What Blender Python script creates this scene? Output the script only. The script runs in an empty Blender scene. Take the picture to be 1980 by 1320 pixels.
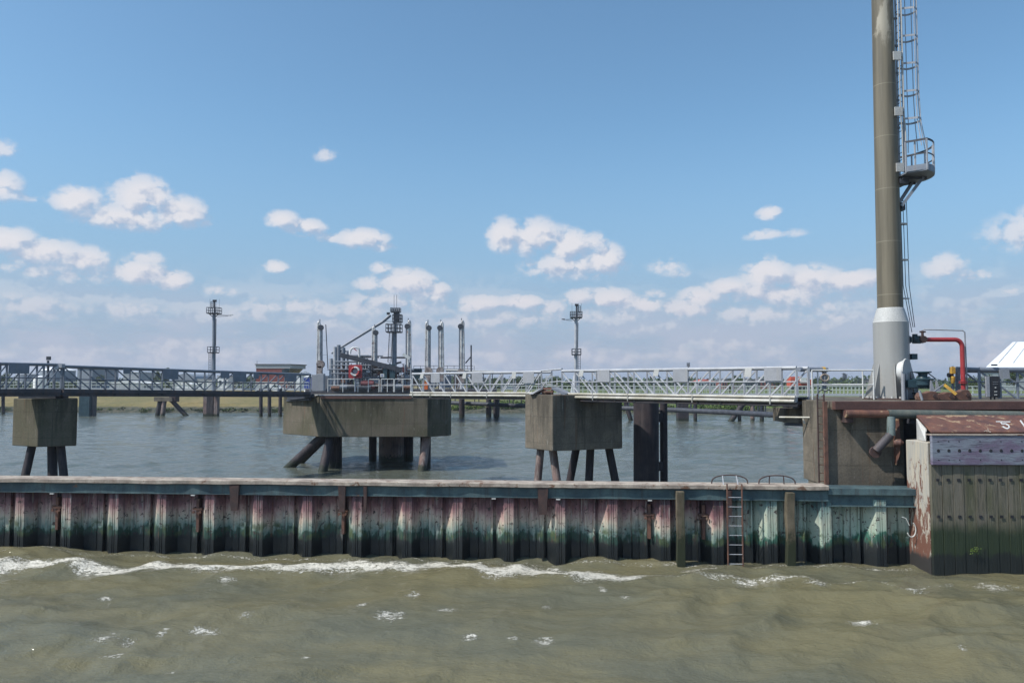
import bpy, math, random
import numpy as np
from mathutils import Vector
random.seed(7); rng = np.random.default_rng(7)
sc = bpy.context.scene
col = sc.collection
R = math.radians

# ------------------------------------------------------------------ camera
EYE = 6.0; F = 1500.0; PITCH = math.atan(80/1500)
cam_d = bpy.data.cameras.new('camera'); cam = bpy.data.objects.new('camera', cam_d); col.objects.link(cam)
cam.location = (0, 0, EYE); cam.rotation_euler = (R(90)+PITCH, 0, 0)
cam_d.sensor_width = 36; cam_d.lens = 36*F/1980; cam_d.clip_start = .1; cam_d.clip_end = 20000
sc.camera = cam
sc.view_settings.view_transform = 'Standard'; sc.view_settings.look = 'None'
sc.view_settings.exposure = 0.0; sc.view_settings.gamma = 1

SUN = Vector((-.60, -.235, .765)).normalized()
SUN_EL = math.asin(SUN.z); SUN_AZ = math.atan2(SUN.x, SUN.y)
sd = bpy.data.lights.new('sun', 'SUN'); so = bpy.data.objects.new('sun', sd); col.objects.link(so)
sd.energy = 4.8; sd.angle = R(.5); sd.color = (1, .95, .87)
so.rotation_euler = SUN.to_track_quat('Z', 'Y').to_euler(); so.location = (-60, -20, 80)

# ------------------------------------------------------------------ node helpers
class NT:
    def __init__(s, tree): s.t = tree; s.n = tree.nodes; s.l = tree.links
    def node(s, typ, **kw):
        n = s.n.new(typ)
        for k, v in kw.items(): setattr(n, k, v)
        return n
    def put(s, sock, v):
        if isinstance(v, bpy.types.NodeSocket): s.l.new(v, sock)
        elif v is not None:
            try: sock.default_value = v
            except Exception:
                sock.default_value = (v[0], v[1], v[2], 1) if hasattr(v, '__len__') else (v, v, v)
    def m(s, op, a, b=None, c=None, clamp=False):
        n = s.node('ShaderNodeMath', operation=op, use_clamp=clamp)
        for i, v in enumerate((a, b, c)):
            if v is not None: s.put(n.inputs[i], v)
        return n.outputs[0]
    def vm(s, op, a, b=None):
        n = s.node('ShaderNodeVectorMath', operation=op)
        s.put(n.inputs[0], a)
        if b is not None: s.put(n.inputs[1], b)
        return n.outputs['Value'] if op in ('LENGTH', 'DOT_PRODUCT') else n.outputs[0]
    def mix(s, f, a, b, blend='MIX'):
        n = s.node('ShaderNodeMix', data_type='RGBA', blend_type=blend)
        s.put(n.inputs[0], f); s.put(n.inputs[6], a if isinstance(a, bpy.types.NodeSocket) else (*a, 1)); s.put(n.inputs[7], b if isinstance(b, bpy.types.NodeSocket) else (*b, 1))
        return n.outputs[2]
    def rng(s, v, a, b, c=0, d=1, smooth=True):
        n = s.node('ShaderNodeMapRange', interpolation_type='SMOOTHSTEP' if smooth else 'LINEAR')
        for i, q in enumerate((v, a, b, c, d)): s.put(n.inputs[i], q)
        return n.outputs[0]
    def noise(s, vec, scale, detail=4, rough=.55, dist=0, out=0, lac=2):
        n = s.node('ShaderNodeTexNoise'); s.put(n.inputs['Vector'], vec)
        n.inputs['Scale'].default_value = scale; n.inputs['Detail'].default_value = detail
        n.inputs['Roughness'].default_value = rough; n.inputs['Distortion'].default_value = dist
        n.inputs['Lacunarity'].default_value = lac
        return n.outputs[out]
    def scale(s, vec, v):
        n = s.node('ShaderNodeMapping'); s.put(n.inputs[0], vec); n.inputs['Scale'].default_value = v
        return n.outputs[0]
    def ramp(s, f, stops, interp='LINEAR'):
        n = s.node('ShaderNodeValToRGB'); n.color_ramp.interpolation = interp
        e = n.color_ramp.elements
        while len(e) < len(stops): e.new(.5)
        for i, (p, c) in enumerate(stops): e[i].position = p; e[i].color = (*c, 1)
        s.put(n.inputs[0], f); return n.outputs[0]

def new_mat(name):
    m = bpy.data.materials.new(name); m.use_nodes = True
    nt = NT(m.node_tree); b = nt.n['Principled BSDF']
    return m, nt, b
def world_pos(nt):
    return nt.node('ShaderNodeNewGeometry').outputs['Position']
def bump(nt, b, h, strength=.4, dist=.02):
    n = nt.node('ShaderNodeBump'); n.inputs['Strength'].default_value = strength; n.inputs['Distance'].default_value = dist
    nt.put(n.inputs['Height'], h); nt.l.new(n.outputs[0], b.inputs['Normal'])

def wmat(name, c1, c2=None, scale=2.0, streak=None, streak_amt=.5, spots=None, spot_thr=.62, spot_scale=3, rough=.6, metal=0, bmp=.25, bd=.01, fine=25, amt=(.35, .65), spec=.4, joints=None):
    """weathered surface: two tones in patches, vertical run-down streaks, spots of another colour"""
    m, nt, b = new_mat(name); p = world_pos(nt)
    c2 = c2 or tuple(x*.75 for x in c1)
    n1 = nt.noise(p, scale, 5, .6)
    c = nt.mix(nt.rng(n1, amt[0], amt[1]), c1, c2)
    if streak:
        s = nt.noise(nt.scale(p, (4.5, 4.5, .35)), 1.3, 5, .65)
        c = nt.mix(nt.m('MULTIPLY', nt.rng(s, .48, .68), streak_amt), c, streak)
    if spots:
        s = nt.noise(p, spot_scale, 7, .68, .4)
        c = nt.mix(nt.rng(s, spot_thr, spot_thr+.05), c, spots)
    f = nt.noise(p, fine, 4, .6); jl = None
    if joints:   # form-board joints, ragged patches along them and rust runs
        s3 = nt.node('ShaderNodeSeparateXYZ'); nt.l.new(nt.vm('ADD', p, nt.vm('MULTIPLY', nt.noise(p, 1.5, 3, .6, 0, 1), (.02, .02, .03))), s3.inputs[0])
        fz = nt.m('ABSOLUTE', nt.m('SUBTRACT', nt.m('FRACT', nt.m('DIVIDE', s3.outputs[2], joints[1])), .5))
        fx = nt.m('ABSOLUTE', nt.m('SUBTRACT', nt.m('FRACT', nt.m('DIVIDE', nt.m('MULTIPLY_ADD', s3.outputs[1], .7, s3.outputs[0]), joints[0])), .5))
        jl = nt.m('MAXIMUM', nt.m('LESS_THAN', fz, .010), nt.m('LESS_THAN', fx, .008))
        c = nt.mix(nt.m('MULTIPLY', jl, .55), c, tuple(x*.4 for x in c1))
        dp = nt.noise(nt.scale(p, (1.5, 1.5, .14)), 1.2, 6, .62)
        c = nt.mix(nt.m('MULTIPLY', nt.rng(nt.m('ADD', dp, nt.rng(s3.outputs[2], 3.2, 5.3, -.05, .10, False)), .50, .68), .75), c, tuple(x*.38 for x in c2))
        rs = nt.noise(nt.scale(p, (5, 5, .22)), 1.0, 4, .6)
        c = nt.mix(nt.m('MULTIPLY', nt.rng(rs, .60, .70), .5), c, (.13, .065, .035))
        wh = nt.noise(nt.scale(p, (3, 3, .5)), 2.2, 6, .7, .5)
        c = nt.mix(nt.m('MULTIPLY', nt.rng(wh, .62, .68), .45), c, (.34, .33, .29))
    c = nt.mix(.13, c, nt.mix(nt.rng(f, .3, .7), (0, 0, 0), (1, 1, 1)), 'OVERLAY')
    nt.l.new(c, b.inputs['Base Color'])
    b.inputs['Roughness'].default_value = rough; b.inputs['Metallic'].default_value = metal
    b.inputs['Specular IOR Level'].default_value = spec
    if bmp: bump(nt, b, nt.m('ADD', f, nt.m('MULTIPLY', n1, 2)), bmp, bd)
    return m

# ------------------------------------------------------------------ world: sky with cumulus clouds
def px2dir(px, py):
    x = (px-990)/F; u = (660-py)/F
    y = math.cos(PITCH)-u*math.sin(PITCH); z = math.sin(PITCH)+u*math.cos(PITCH)
    v = Vector((x, y, z)).normalized(); return v
def build_world():
    w = bpy.data.worlds.new('World'); sc.world = w; w.use_nodes = True
    nt = NT(w.node_tree); nt.n.clear()
    tc = nt.node('ShaderNodeTexCoord'); d0 = nt.vm('NORMALIZE', tc.outputs['Generated'])
    sky = nt.node('ShaderNodeTexSky', sky_type='NISHITA'); sky.sun_disc = False
    sky.sun_elevation = SUN_EL; sky.sun_rotation = SUN_AZ % (2*math.pi); sky.altitude = 0
    sky.air_density = 1.0; sky.dust_density = 1.2; sky.ozone_density = 3.0
    sep = nt.node('ShaderNodeSeparateXYZ'); nt.l.new(d0, sep.inputs[0]); z = sep.outputs[2]
    skyc = nt.mix(1.0, sky.outputs[0], (1.12, 1.38, 1.37), 'MULTIPLY')
    hazec = nt.mix(nt.rng(z, 0, .2), (2.95, 3.65, 4.95), (2.3, 3.45, 5.1))
    skyh = nt.mix(nt.rng(z, .0, .34, .94, 0), skyc, hazec)
    bg = nt.node('ShaderNodeBackground'); bg.inputs['Strength'].default_value = .12
    nt.l.new(skyh, bg.inputs[0]); o = nt.node('ShaderNodeOutputWorld'); nt.l.new(bg.outputs[0], o.inputs[0])
build_world()

# clouds: a band of the sky dome 14 km away; where clouds stand is a coarse field, their billows are noise
def build_clouds():
    blobs = [ # photo-centre, radii (px of 1/1500 rad), strength
      (150,388,52,30,1),(275,388,62,48,1),(345,412,62,34,1),(240,425,105,26,.9),(395,432,14,9,.5),
      (0,357,42,34,.75),(40,380,40,10,.35),(8,285,32,18,.45),
      (20,468,60,30,.9),(90,492,70,30,.9),(160,508,52,28,.85),(120,530,120,26,.5),
      (270,528,62,28,.95),(330,542,42,22,.9),(285,500,38,14,.6),(60,600,90,30,.4),
      (550,427,34,20,.85),(592,442,42,20,.9),(640,462,34,10,.55),(700,465,62,22,1),(735,478,40,14,.8),
      (537,518,26,13,.8),(741,522,26,12,.6),(635,302,22,14,.4),(430,562,38,12,.5),
      (795,552,66,30,.95),(845,566,36,22,.8),(720,552,40,14,.6),(770,590,120,26,.5),
      (975,455,38,36,1),(1035,460,62,38,1),(1100,478,52,40,1),(1170,505,52,38,.95),(1100,515,95,34,.75),(1140,470,45,22,.7),
      (1487,415,24,16,.75),(1483,454,36,10,.5),(1530,452,26,8,.3),
      (1485,528,52,34,1),(1410,556,50,22,.9),(1355,575,50,24,.85),(1560,545,66,32,.95),(1640,545,80,24,1),(1500,565,150,40,.75),(1580,590,130,40,.5),
      (1180,585,58,28,.9),(1240,590,44,20,.85),(1125,580,40,22,.7),(1010,588,55,18,.9),(930,588,66,20,.85),(1060,598,50,16,.6),(1200,612,110,30,.5),
      (1830,520,48,28,.6),(1880,536,40,14,.55),(1290,512,40,16,.45),(1310,526,34,12,.4),(1945,563,26,9,.4),(1262,566,24,10,.5),
      (1320,600,70,26,.75),(1615,615,36,16,.6),(1460,612,90,24,.55),(560,592,90,22,.45),(640,612,120,24,.4),(690,600,50,22,.45),(960,620,190,26,.45),(240,600,80,24,.35),(480,610,70,20,.35),
      (2300,500,200,60,.9),(2700,420,160,60,.9),(-420,420,160,50,.9),(-800,520,200,50,.9)]
    az = np.radians(np.linspace(-75, 75, 560)); el = np.radians(np.linspace(-.3, 24, 130))
    A, E = np.meshgrid(az, el)
    r = np.random.default_rng(12)
    def wob(A, E, k):   # uneven outlines
        v = 0
        for i in range(14):
            f = r.uniform(18, 75); th = r.uniform(0, 6.28); v = v+np.sin(f*(A*math.cos(th)+1.3*E*math.sin(th))+r.uniform(0, 6.28))*k/f*6
        return v
    A2 = A+wob(A, E, .006); E2 = E+wob(A, E, .0035)
    c = np.full_like(A, -3.0)
    for (cx, cy, rx, ry, amp) in blobs:
        v = px2dir(cx, cy) if 0 <= cx <= 1980 else None
        a0 = math.atan2(v.x, v.y) if v else (cx-990)/1500*.75
        e0 = math.asin(v.z) if v else (740-cy)/1500
        co = math.cos(a0); qx = (A2-a0)*F/rx/co; qy = (E2-e0)*F/(ry*1.12)/co
        qy = np.where(qy < 0, qy*1.15, qy)
        k = amp*(1-np.minimum(qx*qx+qy*qy, 4.9))
        h = np.clip(.5+.5*(k-c)/.16, 0, 1); c = c*(1-h)+k*h+.16*h*(1-h)
    cs = np.roll(np.roll(c, -3, 0), 2, 1)   # the field shifted away from the sun: tells sunlit tops from grey bases
    shade = np.clip((c-cs)*.9, -1, 1)
    D = 14000
    co = np.stack([D*np.cos(E)*np.sin(A), D*np.cos(E)*np.cos(A), D*np.sin(E)+EYE], -1).reshape(-1, 3)
    n, m = A.shape; idx = np.arange(n*m).reshape(n, m)
    q = np.stack([idx[:-1, :-1], idx[:-1, 1:], idx[1:, 1:], idx[1:, :-1]], -1).reshape(-1, 4)
    me = bpy.data.meshes.new('sky_clouds'); me.from_pydata(co.tolist(), [], q.tolist()); me.update()
    at = me.attributes.new('cover', 'FLOAT', 'POINT'); at.data.foreach_set('value', c.ravel().astype(np.float32))
    at = me.attributes.new('relief', 'FLOAT', 'POINT'); at.data.foreach_set('value', shade.ravel().astype(np.float32))
    mt = bpy.data.materials.new('cumulus'); mt.use_nodes = True; G = NT(mt.node_tree); G.n.clear()
    p = G.node('ShaderNodeNewGeometry').outputs['Position']
    d = G.vm('NORMALIZE', G.vm('SUBTRACT', p, (0, 0, EYE)))
    s3 = G.node('ShaderNodeSeparateXYZ'); G.l.new(d, s3.inputs[0])
    azn = G.m('ARCTAN2', s3.outputs[0], s3.outputs[1]); eln = G.m('ARCSINE', s3.outputs[2])
    cover = G.node('ShaderNodeAttribute', attribute_name='cover').outputs['Fac']
    def billow(da, de):
        cb = G.node('ShaderNodeCombineXYZ'); G.l.new(G.m('ADD', azn, da), cb.inputs[0]); G.l.new(G.m('MULTIPLY', G.m('ADD', eln, de), 1.25), cb.inputs[1])
        wn = G.node('ShaderNodeTexNoise', noise_dimensions='2D'); G.l.new(cb.outputs[0], wn.inputs['Vector']); wn.inputs['Scale'].default_value = 60; wn.inputs['Detail'].default_value = 2
        q = G.vm('ADD', cb.outputs[0], G.vm('MULTIPLY', wn.outputs[1], (.012, .012, 0)))
        f = G.node('ShaderNodeTexNoise', noise_dimensions='2D'); G.l.new(q, f.inputs['Vector']); f.inputs['Scale'].default_value = 38; f.inputs['Detail'].default_value = 7; f.inputs['Roughness'].default_value = .58
        out = G.m('MULTIPLY_ADD', f.outputs[0], 1.45, -.70)
        for sc_, k_ in ((46, .42), (110, .16)):
            vo = G.node('ShaderNodeTexVoronoi', feature='F1', voronoi_dimensions='2D'); G.l.new(q, vo.inputs['Vector']); vo.inputs['Scale'].default_value = sc_
            dd = vo.outputs['Distance']; out = G.m('ADD', out, G.m('MULTIPLY_ADD', G.m('MULTIPLY', dd, dd), -2.2*k_, .45*k_))
        return out
    N1 = billow(0, 0); N2 = billow(-.006, .0085)
    D1 = G.m('ADD', cover, N1)
    er = G.node('ShaderNodeTexNoise', noise_dimensions='2D'); cbe = G.node('ShaderNodeCombineXYZ'); G.l.new(azn, cbe.inputs[0]); G.l.new(G.m('MULTIPLY', eln, 1.6), cbe.inputs[1])
    G.l.new(cbe.outputs[0], er.inputs['Vector']); er.inputs['Scale'].default_value = 150; er.inputs['Detail'].default_value = 6; er.inputs['Roughness'].default_value = .7
    D1 = G.m('ADD', D1, G.m('MULTIPLY_ADD', er.outputs[0], .8, -.40))
    soft = G.rng(G.node('ShaderNodeAttribute', attribute_name='relief').outputs['Fac'], -.15, .12, 1.0, .52)
    alpha = G.m('MULTIPLY', G.m('MULTIPLY', G.rng(D1, -.34, soft), G.rng(cover, -.42, .30)), G.rng(cover, -.1, .8, .45, .97, False))
    rel = G.m('MULTIPLY_ADD', G.m('SUBTRACT', N1, N2), .85, .56)
    rel = G.m('ADD', rel, G.m('MULTIPLY', G.node('ShaderNodeAttribute', attribute_name='relief').outputs['Fac'], 1.15))
    rel = G.m('SUBTRACT', rel, G.m('MULTIPLY', G.rng(D1, .4, 1.5), .10), clamp=True)
    lit = G.mix(G.rng(rel, .1, .9), (.43, .51, .66), (.82, .80, .83))
    z = s3.outputs[2]
    lit = G.mix(G.rng(z, .02, .17, .55, 0), lit, (.60, .58, .67))
    alpha = G.m('MULTIPLY', alpha, G.rng(z, .0, .11, .30, .93))
    # faint layer of haze cloud low down
    cb = G.node('ShaderNodeCombineXYZ'); G.l.new(azn, cb.inputs[0]); G.l.new(G.m('MULTIPLY', eln, 2.6), cb.inputs[1])
    st = G.node('ShaderNodeTexNoise', noise_dimensions='2D'); G.l.new(cb.outputs[0], st.inputs['Vector']); st.inputs['Scale'].default_value = 9; st.inputs['Detail'].default_value = 6; st.inputs['Roughness'].default_value = .6
    veil = G.m('MULTIPLY', G.rng(st.outputs[0], .32, .62, .10, .60), G.m('MULTIPLY', G.rng(z, .0, .03), G.rng(z, .05, .16, 1, 0)))
    alpha = G.m('MAXIMUM', alpha, veil)
    em = G.node('ShaderNodeEmission'); G.l.new(lit, em.inputs[0]); em.inputs[1].default_value = 1.0
    tr = G.node('ShaderNodeBsdfTransparent'); mx = G.node('ShaderNodeMixShader'); G.l.new(alpha, mx.inputs[0]); G.l.new(tr.outputs[0], mx.inputs[1]); G.l.new(em.outputs[0], mx.inputs[2])
    o = G.node('ShaderNodeOutputMaterial'); G.l.new(mx.outputs[0], o.inputs[0])
    mt.cycles.emission_sampling = 'NONE'
    me.materials.append(mt); ob = bpy.data.objects.new('sky', me); col.objects.link(ob); ob['kind'] = 'structure'
build_clouds()

# ------------------------------------------------------------------ placing: a photo pixel at a chosen distance
CP, SP = math.cos(PITCH), math.sin(PITCH)
def P(px, py, Y):
    u = (660-py)/F; t = Y/(CP-u*SP)
    return Vector(((px-990)/F*t, Y, EYE+(SP+u*CP)*t))
def X(px, Y, z=5.0):
    return (px-990)/F*(Y*CP+(z-EYE)*SP)
def Q(px, Y, z): return Vector((X(px, Y, z), Y, z))
def W(px, py):
    u = (660-py)/F; dz = SP+u*CP; t = -EYE/dz
    return Vector(((px-990)/F*t, (CP-u*SP)*t, 0))

# ------------------------------------------------------------------ mesh helpers
class MB:
    def __init__(s): s.v = []; s.f = []; s.sm = []
    def add(s, vs, fs, smooth=False):
        o = len(s.v); s.v += [tuple(x) for x in vs]; s.f += [tuple(i+o for i in f) for f in fs]
        s.sm += [smooth]*len(fs); return s
    def hexa(s, c):   # 8 corners: bottom 4 ccw, top 4 ccw
        return s.add(c, [(3,2,1,0),(4,5,6,7),(0,1,5,4),(1,2,6,5),(2,3,7,6),(3,0,4,7)])
    def box(s, c, d, rz=0):
        cx, cy, cz = c; a, b, h = d[0]/2, d[1]/2, d[2]/2; ca, sa = math.cos(rz), math.sin(rz)
        pts = []
        for z in (-h, h):
            for x, y in ((-a,-b),(a,-b),(a,b),(-a,b)):
                pts.append((cx+x*ca-y*sa, cy+x*sa+y*ca, cz+z))
        return s.hexa(pts)
    def bar(s, p, q, w, h=None, up=(0,0,1)):
        p, q = Vector(p), Vector(q); h = h or w; d = (q-p).normalized(); up = Vector(up)
        if abs(d.dot(up)) > .98: up = Vector((0,1,0))
        x = d.cross(up).normalized()*w/2; y = x.cross(d).normalized()*h/2
        return s.hexa([p-x-y, p+x-y, p+x+y, p-x+y, q-x-y, q+x-y, q+x+y, q-x+y])
    def tube(s, p, q, r, r2=None, n=10, cap=True):
        p, q = Vector(p), Vector(q); r2 = r if r2 is None else r2; d = (q-p).normalized()
        a = Vector((0,0,1)) if abs(d.z) < .9 else Vector((1,0,0))
        x = d.cross(a).normalized(); y = d.cross(x)
        ring = lambda c, rr: [c+(x*math.cos(2*math.pi*i/n)+y*math.sin(2*math.pi*i/n))*rr for i in range(n)]
        A, B = ring(p, r), ring(q, r2)
        s.add(A+B, [((i+1)%n, i, i+n, (i+1)%n+n) for i in range(n)], True)
        if cap:
            s.add(A, [tuple(range(n))]); s.add(B, [tuple(reversed(range(n)))])
        return s
    def path(s, pts, r, n=8, closed=False):
        pts = [Vector(p) for p in pts]; m = len(pts); rings = []; px_ = None
        for i, p in enumerate(pts):
            a = pts[i-1] if (i > 0 or closed) else p; b = pts[(i+1) % m] if (i < m-1 or closed) else p
            d = (b-a).normalized()
            if px_ is None:
                h = Vector((0,0,1)) if abs(d.z) < .9 else Vector((1,0,0)); x = d.cross(h).normalized()
            else: x = (px_-d*px_.dot(d)).normalized()
            px_ = x; y = d.cross(x)
            rings.append([p+(x*math.cos(2*math.pi*k/n)+y*math.sin(2*math.pi*k/n))*r for k in range(n)])
        vs = [v for rg in rings for v in rg]; fs = []
        for i in range(m if closed else m-1):
            j = (i+1) % m
            for k in range(n): fs.append((i*n+(k+1)%n, i*n+k, j*n+k, j*n+(k+1)%n))
        s.add(vs, fs, True)
        if not closed:
            s.add(rings[0], [tuple(range(n))]); s.add(rings[-1], [tuple(reversed(range(n)))])
        return s
    def lathe(s, c, prof, n=32, axis='z'):
        vs = []
        for (r, h) in prof:
            for k in range(n):
                a = 2*math.pi*k/n
                if axis == 'z': vs.append((c[0]+r*math.cos(a), c[1]+r*math.sin(a), c[2]+h))
                elif axis == 'x': vs.append((c[0]+h, c[1]+r*math.cos(a), c[2]+r*math.sin(a)))
                else: vs.append((c[0]+r*math.sin(a), c[1]+h, c[2]+r*math.cos(a)))
        for i in range(len(prof)-1):
            ring = [vs[i*n+k] for k in range(n)]+[vs[(i+1)*n+k] for k in range(n)]
            s.add(ring, [(k, (k+1)%n, (k+1)%n+n, k+n) for k in range(n)], True)
        return s
    def prism(s, poly, z0, z1):
        n = len(poly)
        vs = [(x, y, z0) for x, y in poly]+[(x, y, z1) for x, y in poly]
        return s.add(vs, [tuple(reversed(range(n))), tuple(range(n, 2*n))]+[(i, (i+1)%n, (i+1)%n+n, i+n) for i in range(n)])
    def plate(s, pts, t):  # thin plate from a polygon, thickness vector t
        t = Vector(t); n = len(pts); pts = [Vector(p) for p in pts]
        return s.add(pts+[p+t for p in pts], [tuple(reversed(range(n))), tuple(range(n, 2*n))]+[(i, (i+1)%n, (i+1)%n+n, i+n) for i in range(n)])
    def build(s, name, mat, parent=None, label=None, bevel=0):
        me = bpy.data.meshes.new(name); me.from_pydata(s.v, [], s.f)
        me.polygons.foreach_set('use_smooth', s.sm); me.materials.append(mat); me.update()
        o = bpy.data.objects.new(name, me); col.objects.link(o)
        if parent:
            o.parent = parent
            off = Vector((0,0,0)); q = parent
            while q: off += q.location; q = q.parent
            me.transform(__import__('mathutils').Matrix.Translation(-off))
        if label: o['label'] = label
        if bevel:
            b = o.modifiers.new('b', 'BEVEL'); b.width = bevel; b.segments = 2; b.limit_method = 'ANGLE'
        return o
def thing(name, label, cat, loc=(0,0,0), group=None):
    o = bpy.data.objects.new(name, None); col.objects.link(o); o.location = loc; o.empty_display_size = .2
    o['label'] = label; o['category'] = cat
    if group: o['group'] = group
    return o
def tag(o, label, cat, group=None):
    o['label'] = label; o['category'] = cat
    if group: o['group'] = group
    return o
def struct(o): o['kind'] = 'structure'; return o
def kids(o): return [c for c in bpy.data.objects if c.parent == o]
def dup(root, loc, label=None, group=None, scale=None, rz=None):
    def cp(o, par):
        c = o.copy(); col.objects.link(c)
        if par: c.parent = par
        for k in CH.get(o.name, []): cp(k, c)
        return c
    CH = {}
    for o in bpy.data.objects:
        if o.parent: CH.setdefault(o.parent.name, []).append(o)
    r = cp(root, None); r.location = loc
    if label: r['label'] = label
    if group: r['group'] = group
    if scale: r.scale = scale
    if rz is not None: r.rotation_euler.z = rz
    return r

# ------------------------------------------------------------------ materials
M = {}
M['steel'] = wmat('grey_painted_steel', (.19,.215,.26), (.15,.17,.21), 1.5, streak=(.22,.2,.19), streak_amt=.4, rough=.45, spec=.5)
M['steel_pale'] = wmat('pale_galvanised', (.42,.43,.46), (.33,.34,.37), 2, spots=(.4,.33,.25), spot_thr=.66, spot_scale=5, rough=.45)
M['white_pipe'] = wmat('white_painted_pipe', (.52,.50,.46), (.38,.35,.28), 1.6, spots=(.3,.2,.12), spot_thr=.64, spot_scale=4, rough=.4)
M['steel_dark'] = wmat('dark_steel', (.06,.065,.08), (.035,.038,.05), 2, rough=.55)
M['beam_dark'] = wmat('dark_beam', (.09,.08,.09), (.05,.05,.06), 1, streak=(.11,.07,.05), rough=.6)
M['teal_dark'] = wmat('dark_teal_paint', (.035,.07,.085), (.02,.045,.06), 2, rough=.4)
M['panel'] = wmat('grey_sheet', (.30,.31,.34), (.26,.27,.30), 1, streak=(.3,.29,.27), streak_amt=.4, rough=.6)
M['panel_white'] = wmat('whitish_sheet', (.47,.47,.46), (.4,.4,.39), 1, rough=.6)
M['rust'] = wmat('rust', (.17,.085,.06), (.10,.055,.045), 3, spots=(.25,.17,.12), spot_thr=.62, rough=.85)
M['rust_dark'] = wmat('dark_rust', (.085,.05,.045), (.05,.035,.035), 3, rough=.85)
M['red'] = wmat('red_paint', (.37,.045,.05), (.31,.04,.045), 2, rough=.35)
M['redbrown'] = wmat('redbrown_steel', (.17,.078,.052), (.10,.05,.042), 1.8, streak=(.07,.04,.035), streak_amt=.5, spots=(.32,.22,.14), spot_thr=.55, spot_scale=1.7, rough=.6)
M['brownbeam'] = wmat('brown_edge_beam', (.12,.06,.05), (.085,.045,.04), 1.5, spots=(.3,.24,.19), spot_thr=.68, spot_scale=2.2, rough=.7)
M['yellow'] = wmat('yellow_paint', (.55,.33,.05), (.42,.24,.05), 5, rough=.5)
M['white'] = wmat('white_paint', (.62,.62,.61), (.54,.54,.53), 1.5, rough=.4)
M['hall'] = wmat('white_sheeting', (.82,.83,.83), (.74,.75,.77), .05, rough=.5, bmp=0)
M['black'] = wmat('black_plastic', (.03,.03,.035), (.02,.02,.025), 3, rough=.4)
M['blue'] = wmat('blue_paint', (.03,.06,.35), (.02,.05,.28), 2, rough=.4)
M['concrete'] = wmat('weathered_concrete', (.185,.155,.12), (.115,.10,.08), .9, streak=(.10,.09,.07), streak_amt=.4, spots=(.14,.12,.09), spot_thr=.63, spot_scale=1.4, rough=.9, bmp=.5, bd=.02, fine=14, joints=(2.6, 1.25))
M['concrete_green'] = wmat('mossy_concrete', (.13,.11,.084), (.088,.08,.052), .5, streak=(.06,.07,.04), streak_amt=.4, spots=(.10,.10,.07), spot_thr=.64, spot_scale=1.6, rough=.9, bmp=.5, bd=.02, fine=14, joints=(2.9, 1.3))
M['pile'] = wmat('tarred_pile', (.045,.034,.038), (.022,.019,.025), 1.2, streak=(.09,.075,.075), streak_amt=.5, spots=(.16,.11,.10), spot_thr=.68, rough=.7)
M['pile_pink'] = wmat('primer_worn_pile', (.21,.14,.125), (.11,.075,.07), 1.5, streak=(.32,.29,.27), streak_amt=.6, rough=.7)
M['timber'] = wmat('grey_timber', (.145,.12,.085), (.08,.066,.045), 2, streak=(.045,.05,.03), streak_amt=.8, rough=.9, bmp=.6, fine=30)
M['roof_dark'] = wmat('dark_roof', (.1,.11,.12), (.08,.08,.09), .3, rough=.8, bmp=0)
M['farpale'] = wmat('pale_cladding', (.38,.40,.42), (.32,.34,.36), .1, rough=.7, bmp=0)
M['fargrey'] = wmat('grey_cladding', (.26,.3,.35), (.22,.25,.3), .1, rough=.7, bmp=0)
M['rope'] = wmat('white_rope', (.6,.62,.6), (.5,.5,.48), 10, rough=.9)
M['glass'] = wmat('dark_glass', (.03,.05,.06), (.02,.03,.04), 1, rough=.08, bmp=0)
M['redfar'] = wmat('faded_red', (.5,.09,.05), (.4,.08,.05), .5, rough=.6, bmp=0)
M['orange'] = wmat('orange_paint', (.65,.14,.03), (.5,.12,.03), 2, rough=.5)
def brick_mat():
    m, nt, b = new_mat('brick_wall'); p = world_pos(nt)
    t = nt.node('ShaderNodeTexBrick'); sx = nt.node('ShaderNodeSeparateXYZ'); nt.l.new(p, sx.inputs[0])
    cm = nt.node('ShaderNodeCombineXYZ'); nt.l.new(nt.m('ADD', sx.outputs[0], sx.outputs[1]), cm.inputs[0]); nt.l.new(sx.outputs[2], cm.inputs[1])
    nt.l.new(cm.outputs[0], t.inputs['Vector']); t.inputs['Scale'].default_value = 4
    t.inputs['Color1'].default_value = (.22,.05,.045,1); t.inputs['Color2'].default_value = (.17,.04,.04,1); t.inputs['Mortar'].default_value = (.16,.1,.09,1)
    nt.l.new(t.outputs[0], b.inputs['Base Color']); b.inputs['Roughness'].default_value = .9; return m
M['brick'] = brick_mat()

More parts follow.
